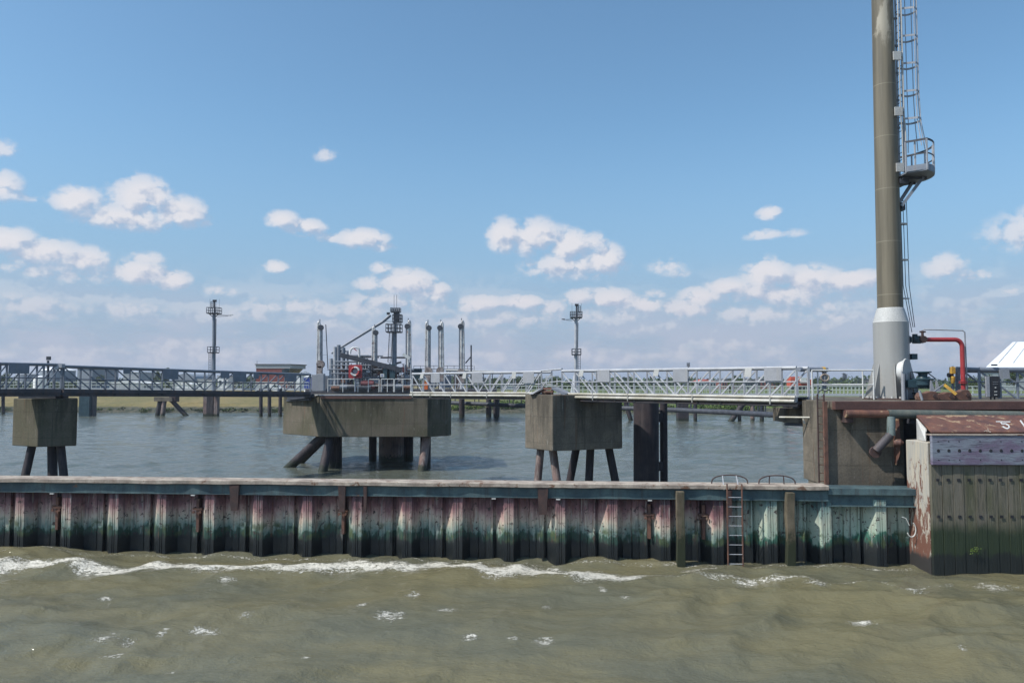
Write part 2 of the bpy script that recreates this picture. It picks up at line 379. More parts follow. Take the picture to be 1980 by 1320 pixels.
def sheet_mat():
    m, nt, b = new_mat('sheet_pile_paint'); p = world_pos(nt)
    sp = nt.node('ShaderNodeSeparateXYZ'); nt.l.new(p, sp.inputs[0]); x, y, z = sp.outputs
    big = nt.noise(nt.scale(p, (1, 1, .25)), 1.1, 4, .6); mid = nt.noise(nt.scale(p, (1, 1, .5)), 5, 5, .65)
    blk = nt.noise(nt.scale(p, (1, 0, 0)), .55, 2, .5)
    zz = nt.m('ADD', nt.m('ADD', z, nt.m('MULTIPLY_ADD', blk, .7, -.42)), nt.m('ADD', nt.m('MULTIPLY_ADD', big, 1.1, -.55), nt.m('MULTIPLY_ADD', mid, .7, -.35)))
    f = nt.m('DIVIDE', zz, 2.6)
    left = nt.ramp(f, [(0,(.010,.012,.014)),(.17,(.014,.018,.02)),(.20,(.018,.05,.038)),(.285,(.03,.075,.055)),(.31,(.15,.23,.205)),(.39,(.34,.36,.30)),(.45,(.50,.42,.34)),(.54,(.42,.28,.25)),(.62,(.23,.115,.125)),(.74,(.095,.048,.062)),(.86,(.045,.022,.035)),(1,(.035,.018,.03))])
    right = nt.ramp(f, [(0,(.010,.012,.014)),(.20,(.014,.02,.022)),(.23,(.02,.06,.045)),(.30,(.04,.14,.10)),(.33,(.32,.42,.34)),(.55,(.44,.48,.39)),(.70,(.22,.31,.285)),(.82,(.08,.15,.155)),(1,(.04,.08,.095))])
    k = nt.rng(nt.m('ADD', x, nt.m('MULTIPLY', nt.m('SUBTRACT', big, .5), 3)), 7.4, 8.3)
    c = nt.mix(k, left, right)
    # vertical run-down stains and chips of dark rust
    st = nt.noise(nt.scale(p, (9, 9, .45)), 1, 6, .7)
    c = nt.mix(nt.m('MULTIPLY', nt.rng(st, .52, .62), .55), c, (.045,.03,.032))
    ru = nt.noise(nt.scale(p, (4, 4, .35)), 1.6, 6, .72, .3)
    c = nt.mix(nt.m('MULTIPLY', nt.rng(ru, .58, .64), .6), c, (.15,.06,.035))
    st2 = nt.noise(nt.scale(p, (6, 6, .7)), 1.7, 4, .6, out=0)
    c = nt.mix(nt.m('MULTIPLY', nt.rng(st2, .58, .66), .35), c, (.42,.44,.41))
    ch = nt.noise(p, 7, 7, .7, .5)
    c = nt.mix(nt.rng(ch, .58, .61), c, (.06,.04,.04))
    gr = nt.noise(p, 2.4, 5, .6)
    gmask = nt.m('MULTIPLY', nt.rng(gr, .52, .62), nt.m('MULTIPLY', nt.rng(z, .35, .6), nt.rng(z, .95, 1.2, 1, 0)))
    c = nt.mix(nt.m('MULTIPLY', gmask, .8), c, (.06,.085,.035))
    low = nt.rng(nt.m('ADD', z, nt.m('MULTIPLY_ADD', mid, .5, -.25)), .50, .68, 1, 0)
    c = nt.mix(low, c, (.012,.015,.017))
    nt.l.new(c, b.inputs['Base Color'])
    nt.l.new(nt.rng(z, .2, .7, .3, .65), b.inputs['Roughness'])
    bump(nt, b, nt.noise(p, 16, 5, .7), .5, .02); return m
M['sheet'] = sheet_mat()
M['waling'] = wmat('teal_waling', (.085,.135,.145), (.04,.07,.085), 1.3, streak=(.05,.05,.05), streak_amt=.6, spots=(.16,.09,.06), spot_thr=.64, spot_scale=2, rough=.6)
M['cap'] = wmat('worn_pale_cap', (.40,.345,.29), (.24,.195,.165), 2.2, spots=(.16,.09,.06), spot_thr=.58, spot_scale=2.5, rough=.85, bmp=.5, fine=18)
M['teal_pale'] = wmat('pale_teal_paint', (.24,.33,.32), (.12,.19,.19), 1.6, streak=(.1,.09,.07), spots=(.14,.08,.06), spot_thr=.66, rough=.6)

def tower_mat():
    m, nt, b = new_mat('grp_tower_olive'); p = world_pos(nt)
    sp = nt.node('ShaderNodeSeparateXYZ'); nt.l.new(p, sp.inputs[0]); z = sp.outputs[2]
    st = nt.noise(nt.scale(p, (3, 3, .12)), 1.5, 5, .6)
    c = nt.mix(nt.rng(st, .35, .65), (.17,.147,.105), (.105,.092,.066))
    w = nt.noise(nt.scale(p, (2, 2, .5)), 1.2, 5, .65)
    c = nt.mix(nt.m('MULTIPLY', nt.rng(w, .50, .60), nt.rng(z, 18.5, 20.5)), c, (.34,.31,.25))
    seam = nt.m('LESS_THAN', nt.m('ABSOLUTE', nt.m('SUBTRACT', nt.m('FRACT', nt.m('DIVIDE', z, 2.1)), .5)), .008)
    c = nt.mix(nt.m('MULTIPLY', seam, .4), c, (.32,.29,.22))
    nt.l.new(c, b.inputs['Base Color']); b.inputs['Roughness'].default_value = .6
    bump(nt, b, nt.noise(nt.scale(p, (1, 1, .6)), 22, 5, .6), .35, .02); return m
M['tower'] = tower_mat()
def tower_base_mat():
    m, nt, b = new_mat('grey_tower_base'); p = world_pos(nt)
    st = nt.noise(nt.scale(p, (2.5, 2.5, .15)), 1.5, 4, .6)
    c = nt.mix(nt.rng(st, .35, .65), (.325, .322, .312), (.295, .292, .282))
    nt.l.new(c, b.inputs['Base Color']); b.inputs['Roughness'].default_value = .33
    bump(nt, b, nt.noise(nt.scale(p, (1, 1, 5)), 5, 4, .6), .35, .012); return m
M['tower_grey'] = tower_base_mat()

def grass_mat():
    m, nt, b = new_mat('grass_land'); p = world_pos(nt)
    sp = nt.node('ShaderNodeSeparateXYZ'); nt.l.new(p, sp.inputs[0]); x, y, z = sp.outputs
    n = nt.noise(nt.scale(p, (1, .35, 1)), .05, 6, .65); n2 = nt.noise(p, .7, 5, .7)
    dry = nt.mix(nt.rng(n, .35, .65), (.27,.2,.085), (.17,.15,.06))
    grn = nt.mix(nt.rng(n, .35, .65), (.13,.17,.045), (.08,.11,.035))
    k = nt.rng(nt.m('ADD', x, nt.m('MULTIPLY', n, 60)), 0, 45)
    c = nt.mix(k, dry, grn)
    c = nt.mix(nt.m('MULTIPLY', nt.rng(n2, .35, .7), .5), c, (.09,.09,.035))
    rip = nt.rng(nt.m('ADD', z, nt.m('MULTIPLY', n2, .9)), 1.35, 1.75, 1, 0)
    c = nt.mix(rip, c, nt.mix(nt.rng(nt.noise(p, 1.6, 5, .8), .4, .6), (.025,.035,.025), (.10,.095,.07)))
    nt.l.new(c, b.inputs['Base Color']); b.inputs['Roughness'].default_value = .95
    bump(nt, b, nt.noise(p, 1.5, 6, .7), .7, .5); return m
M['grass'] = grass_mat()
def weedy(m, z0, z1, colr):
    # weed growing up a post from the waterline
    nt = NT(m.node_tree); b = nt.n['Principled BSDF']; src = b.inputs['Base Color'].links[0].from_socket
    p = world_pos(nt); s3 = nt.node('ShaderNodeSeparateXYZ'); nt.l.new(p, s3.inputs[0])
    n = nt.noise(p, 6, 6, .7)
    k = nt.rng(nt.m('ADD', s3.outputs[2], nt.m('MULTIPLY_ADD', n, 1.6, -.8)), z0, z1, 1, 0)
    nt.l.new(nt.mix(k, src, colr), b.inputs['Base Color'])
weedy(M['timber'], .75, 1.25, (.022, .028, .014))
weedy(M['pile'], .25, .6, (.018, .024, .016)); weedy(M['pile_pink'], .25, .6, (.03, .035, .022))
def leaf_mat(name, a, bb, s=.6):
    m, nt, b = new_mat(name); p = world_pos(nt)
    n = nt.noise(p, s, 4, .6)
    nt.l.new(nt.mix(nt.rng(n, .35, .65), a, bb), b.inputs['Base Color']); b.inputs['Roughness'].default_value = .8
    b.inputs['Specular IOR Level'].default_value = .2
    return m
M['leaf'] = leaf_mat('leaves', (.075,.105,.035), (.045,.07,.028))
M['leaf2'] = leaf_mat('leaves_light', (.11,.16,.04), (.06,.10,.03))
M['bark'] = wmat('bark', (.12,.09,.06), rough=.9)
# ------------------------------------------------------------------ the ground, one sheet to the horizon
def shore_y(x):   # waterline of the far bank
    return 158 - 10*np.clip((x+10)/60, 0, 1) + 1.2*np.sin(x*.11) + .8*np.sin(x*.31+1)
def build_ground():
    xs = np.concatenate([np.linspace(-4500, -420, 14), np.linspace(-400, 400, 220), np.linspace(420, 4500, 14)])
    ts = np.array([-60, -12, -3, 0, 1.2, 2.6, 4, 5.5, 8, 12, 18, 25, 32, 38, 44, 60, 90, 140, 220, 350, 600, 1000, 2000, 4000, 9000.])
    zs = np.array([-6, -2.2, -.5, 0, .6, 1.1, 1.5, 1.75, 2.0, 2.35, 2.8, 3.3, 3.7, 3.95, 4.0, 3.7, 3.5, 3.5, 3.5, 3.6, 3.6, 3.7, 4, 4, 4.])
    Xg, Tg = np.meshgrid(xs, ts); Yg = shore_y(Xg)+Tg; Zg = np.repeat(zs[:, None], len(xs), 1)
    Zg = Zg+np.where((Tg > 1) & (Tg < 300), .12*np.sin(Xg*.23+Tg*.7)+.1*np.sin(Xg*.61-Tg*1.3), 0)
    n, m = Xg.shape
    v = np.stack([Xg, Yg, Zg], -1).reshape(-1, 3)
    # the river bed runs back under the water to behind the camera
    f = [(i*m+j, i*m+j+1, (i+1)*m+j+1, (i+1)*m+j) for i in range(n-1) for j in range(m-1)]
    vl = [tuple(a) for a in v]; o = len(vl)
    vl += [(-4500, -400, -6.), (4500, -400, -6.)]
    f.append(tuple([o, o+1]+[m-1-j for j in range(m)]))
    b = MB(); b.add(vl, f, False)
    g = b.build('ground', M['grass']); struct(g)
build_ground()

# ------------------------------------------------------------------ water
WALL_A = Q(56, 28.5, 2.6); WALL_B = Q(1690, 26.25, 2.6)
U = Vector((WALL_B.x-WALL_A.x, WALL_B.y-WALL_A.y, 0)); WL = U.length; U.normalize(); NRM = Vector((U.y, -U.x, 0))
PITCH_P = WL/17.0
def wp(s, d, z): return Vector((WALL_A.x, WALL_A.y, 0))+U*s+NRM*d+Vector((0, 0, z))
def wall_y(x): return WALL_A.y+(x-WALL_A.x)*U.y/U.x
FOAM = [(-300,1094),(0,1096),(100,1093),(200,1101),(300,1094),(380,1098),(500,1100),(650,1098),(740,1097),(850,1093),(950,1102),(1050,1104),(1150,1110),(1220,1116),(1300,1111),(1430,1121),(1550,1117),(1600,1127),(1690,1122),(1760,1135),(1850,1130),(1980,1134)]
CAPS = [(205,1240,26,9),(245,1245,14,8),(215,1268,22,7),(395,1221,34,7),(316,1226,10,8),(475,1195,14,5),(595,1267,10,6),(800,1151,16,7),(862,1180,28,6),(908,1232,20,6),(755,1190,34,10),(700,1170,10,5),(1663,1196,26,8),(1050,1240,24,8),(990,1236,14,5),(440,1120,20,4),(205,1150,14,4),(1350,1100,40,5),(1580,1130,26,8),(1500,1120,30,5),(1440,1124,20,5),(1920,1136,36,8),(1765,1146,30,6),(1205,1153,10,4),(1060,1170,12,4),(1165,1140,8,7),(1860,1262,8,5),(180,1215,10,3),(330,1285,10,3)]
def build_water():
    Y = [3.5]
    while Y[-1] < 260: Y.append(Y[-1]+max(.055, Y[-1]*.0046))
    Y = np.array(Y)
    s = np.concatenate([-np.geomspace(9, .9, 26), np.linspace(-.88, .88, 760), np.geomspace(.9, 9, 26)])
    S, YY = np.meshgrid(s, Y); XX = S*(YY+2)
    Z = np.zeros_like(XX); DX = np.zeros_like(XX); DY = np.zeros_like(XX)
    r = np.random.default_rng(3)
    res = np.maximum(.06, YY*.0046)
    behind = YY > (wall_y(XX)-.2)
    for i in range(90):
        lam = 9.0*(.045**(i/89.0)); th = r.normal(R(-68), .55); k = 2*math.pi/lam
        a = .0105*lam**.78*math.exp(-((math.log(lam/1.7))/1.45)**2)*r.uniform(.5, 1.4)
        kx, ky = k*math.cos(th), k*math.sin(th); ph = r.uniform(0, 6.28)
        fade = np.clip((lam/res-2.2)/2.5, 0, 1)
        arg = kx*XX+ky*YY+ph
        g = a*fade*np.where(behind, .42, 1)
        Z += g*np.cos(arg); DX -= .8*g*np.sin(arg)*math.cos(th); DY -= .8*g*np.sin(arg)*math.sin(th)
    # uneven gusts
    env = .75+.35*np.sin(XX*.17+YY*.05+1)*np.sin(YY*.23+XX*.08)
    Z *= env; DX *= env; DY *= env
    # the breaking crest in front of the wall and scattered small caps
    foam = np.zeros_like(XX)
    pts = [W(a, b) for a, b in FOAM]; fx = np.array([p.x for p in pts]); fy = np.array([p.y for p in pts])
    yc = np.interp(XX, fx, fy)+.14*np.sin(XX*2.1)+.10*np.sin(XX*4.7+1)
    w = np.interp(XX, [-40, -18, -16.6, -15.2, -13.5, -12.2, -10, -6, -2, 0, 2, 3.6, 4.2, 6, 9, 12, 16], [.5, .55, .6, .32, .55, .42, .55, .62, .5, .8, .78, .5, .18, .3, .22, .12, .16])
    st = np.interp(XX, [3.2, 4.6, 7, 11, 14], [1, .62, .6, .45, .35])
    dn = (YY-yc)/(w*1.1)
    band = np.exp(-np.abs(dn)**2.2*1.1)
    foam = np.maximum(foam, band*st)
    Z += .05*np.exp(-((YY-yc-.05)/.45)**2)*st
    for (px, py, rx, ry) in CAPS:
        c = W(px, py); sx = rx/F*c.y; sy = ry*c.y/(py-740)
        foam = np.maximum(foam, 0.66*np.exp(-(((XX-c.x)/sx)**2+((YY-c.y)/sy)**2)**1.5))
    # swash along the wall
    dw = np.abs(YY-(wall_y(XX)-.75))
    foam = np.maximum(foam, .40*np.exp(-(dw/.22)**2)*(XX > -30)*(XX < 13))
    co = np.stack([XX+DX, YY+DY, Z], -1).reshape(-1, 3)
    n, m = XX.shape
    # far flat rim so that the water goes on to both sides and behind the camera
    idx = np.arange(n*m).reshape(n, m)
    q = np.stack([idx[:-1, :-1], idx[:-1, 1:], idx[1:, 1:], idx[1:, :-1]], -1).reshape(-1, 4)
    me = bpy.data.meshes.new('water'); me.vertices.add(len(co)+2)
    back = np.array([[-3000, -300, 0], [3000, -300, 0]])
    me.vertices.foreach_set('co', np.vstack([co, back]).ravel())
    nl = len(q)*4+m+2
    me.loops.add(nl); me.polygons.add(len(q)+1)
    last = np.concatenate([[len(co), len(co)+1], idx[0][::-1]])
    me.loops.foreach_set('vertex_index', np.concatenate([q.ravel(), last]))
    me.polygons.foreach_set('loop_start', np.concatenate([np.arange(len(q))*4, [len(q)*4]]))
    me.polygons.foreach_set('use_smooth', np.ones(len(q)+1, bool))
    me.update(calc_edges=True)
    at = me.attributes.new('foam', 'FLOAT', 'POINT')
    at.data.foreach_set('value', np.concatenate([foam.ravel(), [0, 0]]).astype(np.float32))
    mt, nt, b = new_mat('river_water'); p = world_pos(nt)
    a = nt.node('ShaderNodeAttribute', attribute_name='foam').outputs['Fac']
    sp = nt.node('ShaderNodeSeparateXYZ'); nt.l.new(p, sp.inputs[0])
    n1 = nt.noise(nt.scale(p, (.5, 1, 1)), .35, 5, .6)
    mud = nt.mix(nt.rng(n1, .35, .65), (.152, .136, .076), (.120, .118, .080))
    mud = nt.mix(nt.rng(sp.outputs[1], 27, 34), mud, (.092, .102, .084))
    n2 = nt.noise(nt.scale(p, (1, 1.9, 1)), 3.2, 9, .68, .9)
    n3 = nt.noise(nt.scale(p, (1, 1.5, 1)), 13, 6, .7, .6)
    n4 = nt.noise(nt.scale(p, (1, 1.3, 1)), 38, 5, .7, .4)
    t = nt.m('ADD', nt.m('ADD', nt.m('MULTIPLY_ADD', n2, 2.4, -1.2), nt.m('MULTIPLY_ADD', n3, 2.0, -1.0)), nt.m('MULTIPLY_ADD', n4, 1.0, -.5))
    fo = nt.m('MULTIPLY', nt.rng(nt.m('ADD', nt.m('MULTIPLY', a, .85), t), .42, .72), nt.rng(a, .06, .3))
    veil = nt.m('MULTIPLY', nt.rng(a, .1, .8), .18)
    fo = nt.m('MAXIMUM', fo, nt.m('MULTIPLY', veil, nt.rng(n3, .4, .6)))
    c = nt.mix(fo, mud, nt.mix(nt.rng(nt.m('ADD', n3, nt.m('MULTIPLY', n4, .6)), .62, .98), (.36, .34, .28), (.74, .71, .64)))
    nt.l.new(c, b.inputs['Base Color'])
    nt.l.new(nt.m('MULTIPLY_ADD', fo, .6, .075), b.inputs['Roughness'])
    b.inputs['IOR'].default_value = 1.33; b.inputs['Specular IOR Level'].default_value = .5
    r1 = nt.noise(nt.scale(p, (1, 1.4, 1)), 2.1, 3, .6, .3); r2 = nt.noise(nt.scale(p, (1, 1.5, 1)), 7.5, 3, .6, .3)
    far = nt.noise(nt.scale(p, (.35, 1, 1)), .9, 4, .65)
    h = nt.m('ADD', nt.m('MULTIPLY', r1, 1.0), nt.m('ADD', nt.m('MULTIPLY', nt.m('ADD', r2, nt.m('MULTIPLY', nt.noise(nt.scale(p, (1, 1.6, 1)), 21, 3, .6), .45)), .5), nt.m('MULTIPLY', fo, .3)))
    h = nt.m('ADD', h, nt.m('MULTIPLY', far, nt.rng(sp.outputs[1], 27, 45, 0, 3.5)))
    bump(nt, b, h, .85, .06)
    me.materials.append(mt)
    o = bpy.data.objects.new('water', me); col.objects.link(o); struct(o)
build_water()

# ------------------------------------------------------------------ sheet pile wall with cap and waling
def build_wall():
    w = thing('sheet_pile_wall', 'long steel sheet pile wall with faded pink and teal paint, green weed at the waterline and a pale cap', 'quay wall', wp(0, 0, 0))
    p = PITCH_P; e = -1.6; top = 2.16
    prof = [(-p+.40, 0), (-1.07, 0), (-1.03, .08), (-.83, .08), (-.825, .06), (-.81, .06), (-.805, .08), (-.63, .08), (-.59, .16), (-.55, .16), (-.54, 0), (-.50, 0),
            (-.13, .46), (-.02, .46), (-.015, .43), (.0, .43), (.005, .46), (.05, .46), (.055, .43), (.07, .43), (.075, .46), (.19, .46), (.40, 0)]
    first = None
    def mesh_at(i):
        b = MB(); vs = []; nz = 2
        for z in (e, top):
            for (s, d) in prof: vs.append(wp(i*p+s, d, z))
        m = len(prof)
        b.add(vs, [(j, j+1, j+1+m, j+m) for j in range(m-1)])
        return b
    for i in range(-3, 19):
        if first is None:
            first = mesh_at(i).build('sheet_pile', M['sheet'], w); i0 = i
        else:
            c = first.copy(); col.objects.link(c); c.parent = w; c.location = first.location+U*p*(i-i0)
    s0 = -3.6*p; s1 = 16.05*p; s2 = 18.4*p
    # cap slab (pale, worn) left of the dolphin
    b = MB()
    n = 60
    rr = random.Random(5)
    ringz = lambda: rr.uniform(-.012, .012)
    secs = []
    for i in range(n+1):
        s = s0+(s1-s0)*i/n; a = rr.uniform(-.02, .02)-(.05 if rr.random() < .12 else 0); c = ringz()
        secs.append([wp(s, .62+a, 2.47+c), wp(s, .62+a, 2.585+c), wp(s, .58+a, 2.61+c), wp(s, -.12, 2.61), wp(s, -.12, 2.40)])
    vs = [v for q in secs for v in q]; fs = []
    for i in range(n):
        for k in range(5): fs.append((i*5+k, i*5+(k+1) % 5, (i+1)*5+(k+1) % 5, (i+1)*5+k))
    fs += [(0,4,3,2,1), tuple(n*5+k for k in range(5))]
    b.add(vs, fs); b.build('cap', M['cap'], w)
    b = MB(); b.hexa([wp(s0, .50, 2.13), wp(s1, .50, 2.13), wp(s1, -.3, 2.13), wp(s0, -.3, 2.13), wp(s0, .50, 2.44), wp(s1, .50, 2.44), wp(s1, -.3, 2.44), wp(s0, -.3, 2.44)])
    b.hexa([wp(s0, .53, 2.10), wp(s1, .53, 2.10), wp(s1, .2, 2.10), wp(s0, .2, 2.10), wp(s0, .53, 2.13), wp(s1, .53, 2.13), wp(s1, .2, 2.13), wp(s0, .2, 2.13)])
    b.build('waling', M['waling'], w)
    # lower pair of beams below the concrete dolphin
    b = MB()
    b.hexa([wp(s1, .54, 2.32), wp(s2, .54, 2.32), wp(s2, -.4, 2.32), wp(s1, -.4, 2.32), wp(s1, .54, 2.52), wp(s2, .54, 2.52), wp(s2, -.4, 2.52), wp(s1, -.4, 2.52)])
    b.hexa([wp(s1+.02, .38, 1.96), wp(s2, .38, 1.96), wp(s2, -.3, 1.96), wp(s1+.02, -.3, 1.96), wp(s1+.02, .38, 2.319), wp(s2, .38, 2.319), wp(s2, -.3, 2.319), wp(s1+.02, -.3, 2.319)])
    b.hexa([wp(s1+.02, .52, 1.93), wp(s2, .52, 1.93), wp(s2, 0, 1.93), wp(s1+.02, 0, 1.93), wp(s1+.02, .52, 1.959), wp(s2, .52, 1.959), wp(s2, 0, 1.959), wp(s1+.02, 0, 1.959)])
    b.build('waling', M['waling'], w, 'dark teal double beam under the concrete dolphin')
    # rusty drain slots and brackets on the waling
    for px, wd in ((457, .34), (668, .26), (713, .12), (1050, .36), (1352+40, .18)):
        s = (X(px, 27.4, 2.4)-WALL_A.x)/U.x
        b = MB(); b.hexa([wp(s-wd*.35, .56, 1.55), wp(s+wd*.35, .56, 1.55), wp(s+wd*.35, .47, 1.55), wp(s-wd*.35, .47, 1.55), wp(s-wd/2, .60, 2.44), wp(s+wd/2, .60, 2.44), wp(s+wd/2, .47, 2.44), wp(s-wd/2, .47, 2.44)])
        b.build('bracket', M['rust_dark'], w)
    # small anchor fittings in the bays
    for px in (95, 381, 668, 1076, 1246, 1345):
        s = (X(px, 27.6, 1.6)-WALL_A.x)/U.x
        b = MB(); b.hexa([wp(s-.05, .30, .75), wp(s+.05, .30, .75), wp(s+.05, .05, .75), wp(s-.05, .05, .75), wp(s-.05, .30, 1.9), wp(s+.05, .30, 1.9), wp(s+.05, .05, 1.9), wp(s-.05, .05, 1.9)])
        b.hexa([wp(s-.17, .33, 1.52), wp(s+.17, .33, 1.52), wp(s+.17, .05, 1.52), wp(s-.17, .05, 1.52), wp(s-.17, .33, 1.60), wp(s+.17, .33, 1.60), wp(s+.17, .05, 1.60), wp(s-.17, .05, 1.60)])
        b.tube(wp(s-.12, .34, 1.45), wp(s-.12, .38, 1.45), .05); b.tube(wp(s+.12, .34, 1.45), wp(s+.12, .38, 1.45), .05)
        b.build('anchor_fitting', M['rust'], w)
    for px in (94, 378, 958, 1078, 1246):
        s = (X(px, 27.6, 2.1)-WALL_A.x)/U.x
        b = MB(); b.hexa([wp(s-.07, .56, 2.05), wp(s+.07, .56, 2.05), wp(s+.07, .5, 2.05), wp(s-.07, .5, 2.05), wp(s-.07, .56, 2.08), wp(s+.07, .56, 2.08), wp(s+.07, .5, 2.08), wp(s-.07, .5, 2.08)])
        b.build('tab', M['white'], w)
build_wall()
def ws(px, z=2, Y=27): return (X(px, Y, z)-WALL_A.x)/U.x

def timber_post(px, lab):
    s = ws(px); b = MB(); q = lambda a, d, z: wp(s+a, d, z)
    zs = [-1.2, .2, .9, 1.6, 2.40]; rr = random.Random(px)
    vs = []
    for z in zs:
        j = rr.uniform(-.02, .02); g = .02 if z < .8 else 0
        vs += [q(-.13+j-g, .84, z), q(.12+j, .84, z), q(.12+j, .50, z), q(-.13+j-g, .50, z)]
    fs = [(3,2,1,0)]+[(i*4+k, i*4+(k+1) % 4, i*4+4+(k+1) % 4, i*4+4+k) for i in range(len(zs)-1) for k in range(4)]+[tuple(len(zs)*4-4+k for k in range(4))]
    b.add(vs, fs)
    o = b.build('timber_post', M['timber'], bevel=.012); tag(o, lab, 'timber post', 'timber rubbing posts on the wall')
timber_post(1307, 'weathered timber rubbing post on the wall left of the iron ladder')
timber_post(1506, 'weathered timber rubbing post on the wall between the iron ladder and the concrete dolphin')

def wall_ladder():
    s = ws(1406); t = thing('ladder', 'thin iron ladder hanging down the sheet pile wall with arched hand rails', 'ladder', wp(s, .7, 0))
    for a in (-.24, .24):
        MB().bar(wp(s+a, .70, -.3), wp(s+a, .70, 2.66), .035, .06).build('rail', M['rust'], t)
    for z in (.05, .36, .67, .98, 1.29, 1.60, 1.91, 2.22):
        MB().tube(wp(s-.24, .70, z), wp(s+.24, .70, z), .013, n=6).build('rung', M['steel_pale'], t)
    return t
wall_ladder()
def hand_hoop(px, hw, label, feet):
    s = ws(px, 2.6); t = thing('hand_hoop', label, 'hand rail', wp(s, 0, 2.6), 'arched rusty hand hoops on the cap')
    pts = [wp(s+hw*math.sin(a), .25, 2.60+.30*max(0, math.cos(a))**.62) for a in np.linspace(-math.pi/2, math.pi/2, 17)]
    MB().path(pts, .022, 6).build('hoop', M['rust_dark'], t)
    for f in (-.42, .38):
        h = .30*math.cos(math.asin(abs(f)))**.62
        MB().bar(wp(s+hw*f*.95, .25, 2.61+h-.01), wp(s+hw*f*1.02, .25 if not feet else .60, 2.60 if not feet else 2.45), .03).build('strut', M['steel_pale' if feet else 'rust_dark'], t)
hand_hoop(1402, .60, 'arched rusty hand hoop over the top of the ladder', True)
hand_hoop(1489, .60, 'arched rusty hand hoop on the cap right of the ladder', False)
s = ws(1724); b = MB()
b.path([wp(s-.28, .50, 1.62), wp(s-.16, .53, 1.58), wp(s-.06, .55, 1.35)], .012, 6)
b.path([wp(s+.0+.14*math.cos(a), .55, 1.22+.24*math.sin(a)) for a in np.linspace(1.1, -2.7, 14)], .02, 6)
tag(b.build('mooring_rope', M['rope']), 'loose loop of white rope hanging on the teal sheet piles beside the fender', 'rope')
# ------------------------------------------------------------------ concrete piers and platforms
def pier(name, label, poly, zb, zt, mat, legs, legmat='pile', group=None, slab=None):
    cx = sum(p[0] for p in poly)/len(poly); cy = sum(p[1] for p in poly)/len(poly)
    t = thing(name, label, 'pier', (cx, cy, 0), group)
    MB().prism(poly, zb, zt).build('pier_cap', mat, t, bevel=.04)
    for (a, b, r, mt) in legs:
        MB().tube(a, b, r, n=18).build('pile', M[mt], t)
    return t
def legT(pxt, pxb, pyb, z, shift=0):
    """pile from cap underside (photo column pxt) to where photo shows it meet the water"""
    return None
# middle pier, under the joint of the two right walkways
c0 = Q(1068, 37, 5.43); l0 = Q(1015, 38.8, 5.43); r0 = Q(1203, 38.5, 5.43); bk = (l0.x+r0.x-c0.x+.3, l0.y+r0.y-c0.y+.5)
def wpt(px, Y, z=-1.5): return Q(px, Y, z)
mid_legs = [(wpt(1046, 38.6, 2.9), wpt(1030, 38.2), .19, 'pile_pink'), (wpt(1068, 38.4, 2.9), wpt(1092, 37.4), .20, 'pile_pink'), (wpt(1116, 40, 2.9), wpt(1084, 40.3), .2, 'pile'),
            (wpt(1142, 39.2, 2.9), wpt(1134, 39.2), .2, 'pile'), (wpt(1176, 39.2, 2.9), wpt(1210, 38.8), .2, 'pile')]
mp = pier('concrete_pier', 'square concrete pier on raking steel piles where the two right walkway spans meet', [(l0.x, l0.y), (c0.x, c0.y), (r0.x, r0.y), bk], 2.77, 5.43, M['concrete'], mid_legs, group='concrete piers')
# steel saddle on top of the middle pier
b = MB(); 
b.plate([Q(1022, 38.2, 5.45), Q(1048, 37.7, 5.78), Q(1050, 37.7, 5.70), Q(1030, 38.0, 5.45)], (.35, .9, 0))
b.plate([Q(1068, 37.4, 5.80), Q(1094, 37.6, 5.50), Q(1092, 37.5, 5.38), Q(1066, 37.3, 5.70)], (.35, .9, 0))
b.build('bearing_plate', M['panel'], mp)
b = MB()
b.bar(Q(1046, 37.9, 5.72), Q(1070, 37.5, 5.72), .1); b.bar(Q(1046, 37.9, 5.58), Q(1070, 37.5, 5.58), .08)
b.bar(Q(1050, 37.9, 5.44), Q(1050, 37.9, 5.76), .1); b.bar(Q(1068, 37.6, 5.44), Q(1068, 37.6, 5.78), .1); b.bar(Q(1059, 37.9, 5.44), Q(1059, 37.9, 5.6), .3)
b.build('bearing_frame', M['rust'], mp)
# left pier
c1 = Q(75, 39, 5.2); l1 = Q(26, 40, 5.2); r1 = Q(150.5, 39.8, 5.2)
lp_legs = [(wpt(63, 40, 2.9), wpt(24, 39.4), .2, 'pile'), (wpt(101, 40.2, 2.9), wpt(103, 40.2), .23, 'pile'), (wpt(117, 40, 2.9), wpt(134, 39.8), .2, 'pile')]
lp = pier('concrete_pier', 'green stained concrete pier under the left walkway at the left edge', [(l1.x, l1.y), (c1.x, c1.y), (r1.x, r1.y), (X(148, 42, 4), 42), (l1.x+.4, l1.y+2.2)], 2.8, 5.2, M['concrete_green'], lp_legs, group='concrete piers')
b = MB(); b.box((Q(98, 40.8, 5.3).x, 40.8, 5.32), (1.3, 1.0, .24)); b.box((Q(60, 40.8, 5.3).x, 40.6, 5.28), (.7, .6, .16)); b.tube(Q(120, 40.2, 5.2), Q(120, 40.2, 5.46), .1); b.tube(Q(110, 40.2, 5.2), Q(110, 40.2, 5.4), .07)
b.build('bearing_frame', M['steel_dark'], lp)

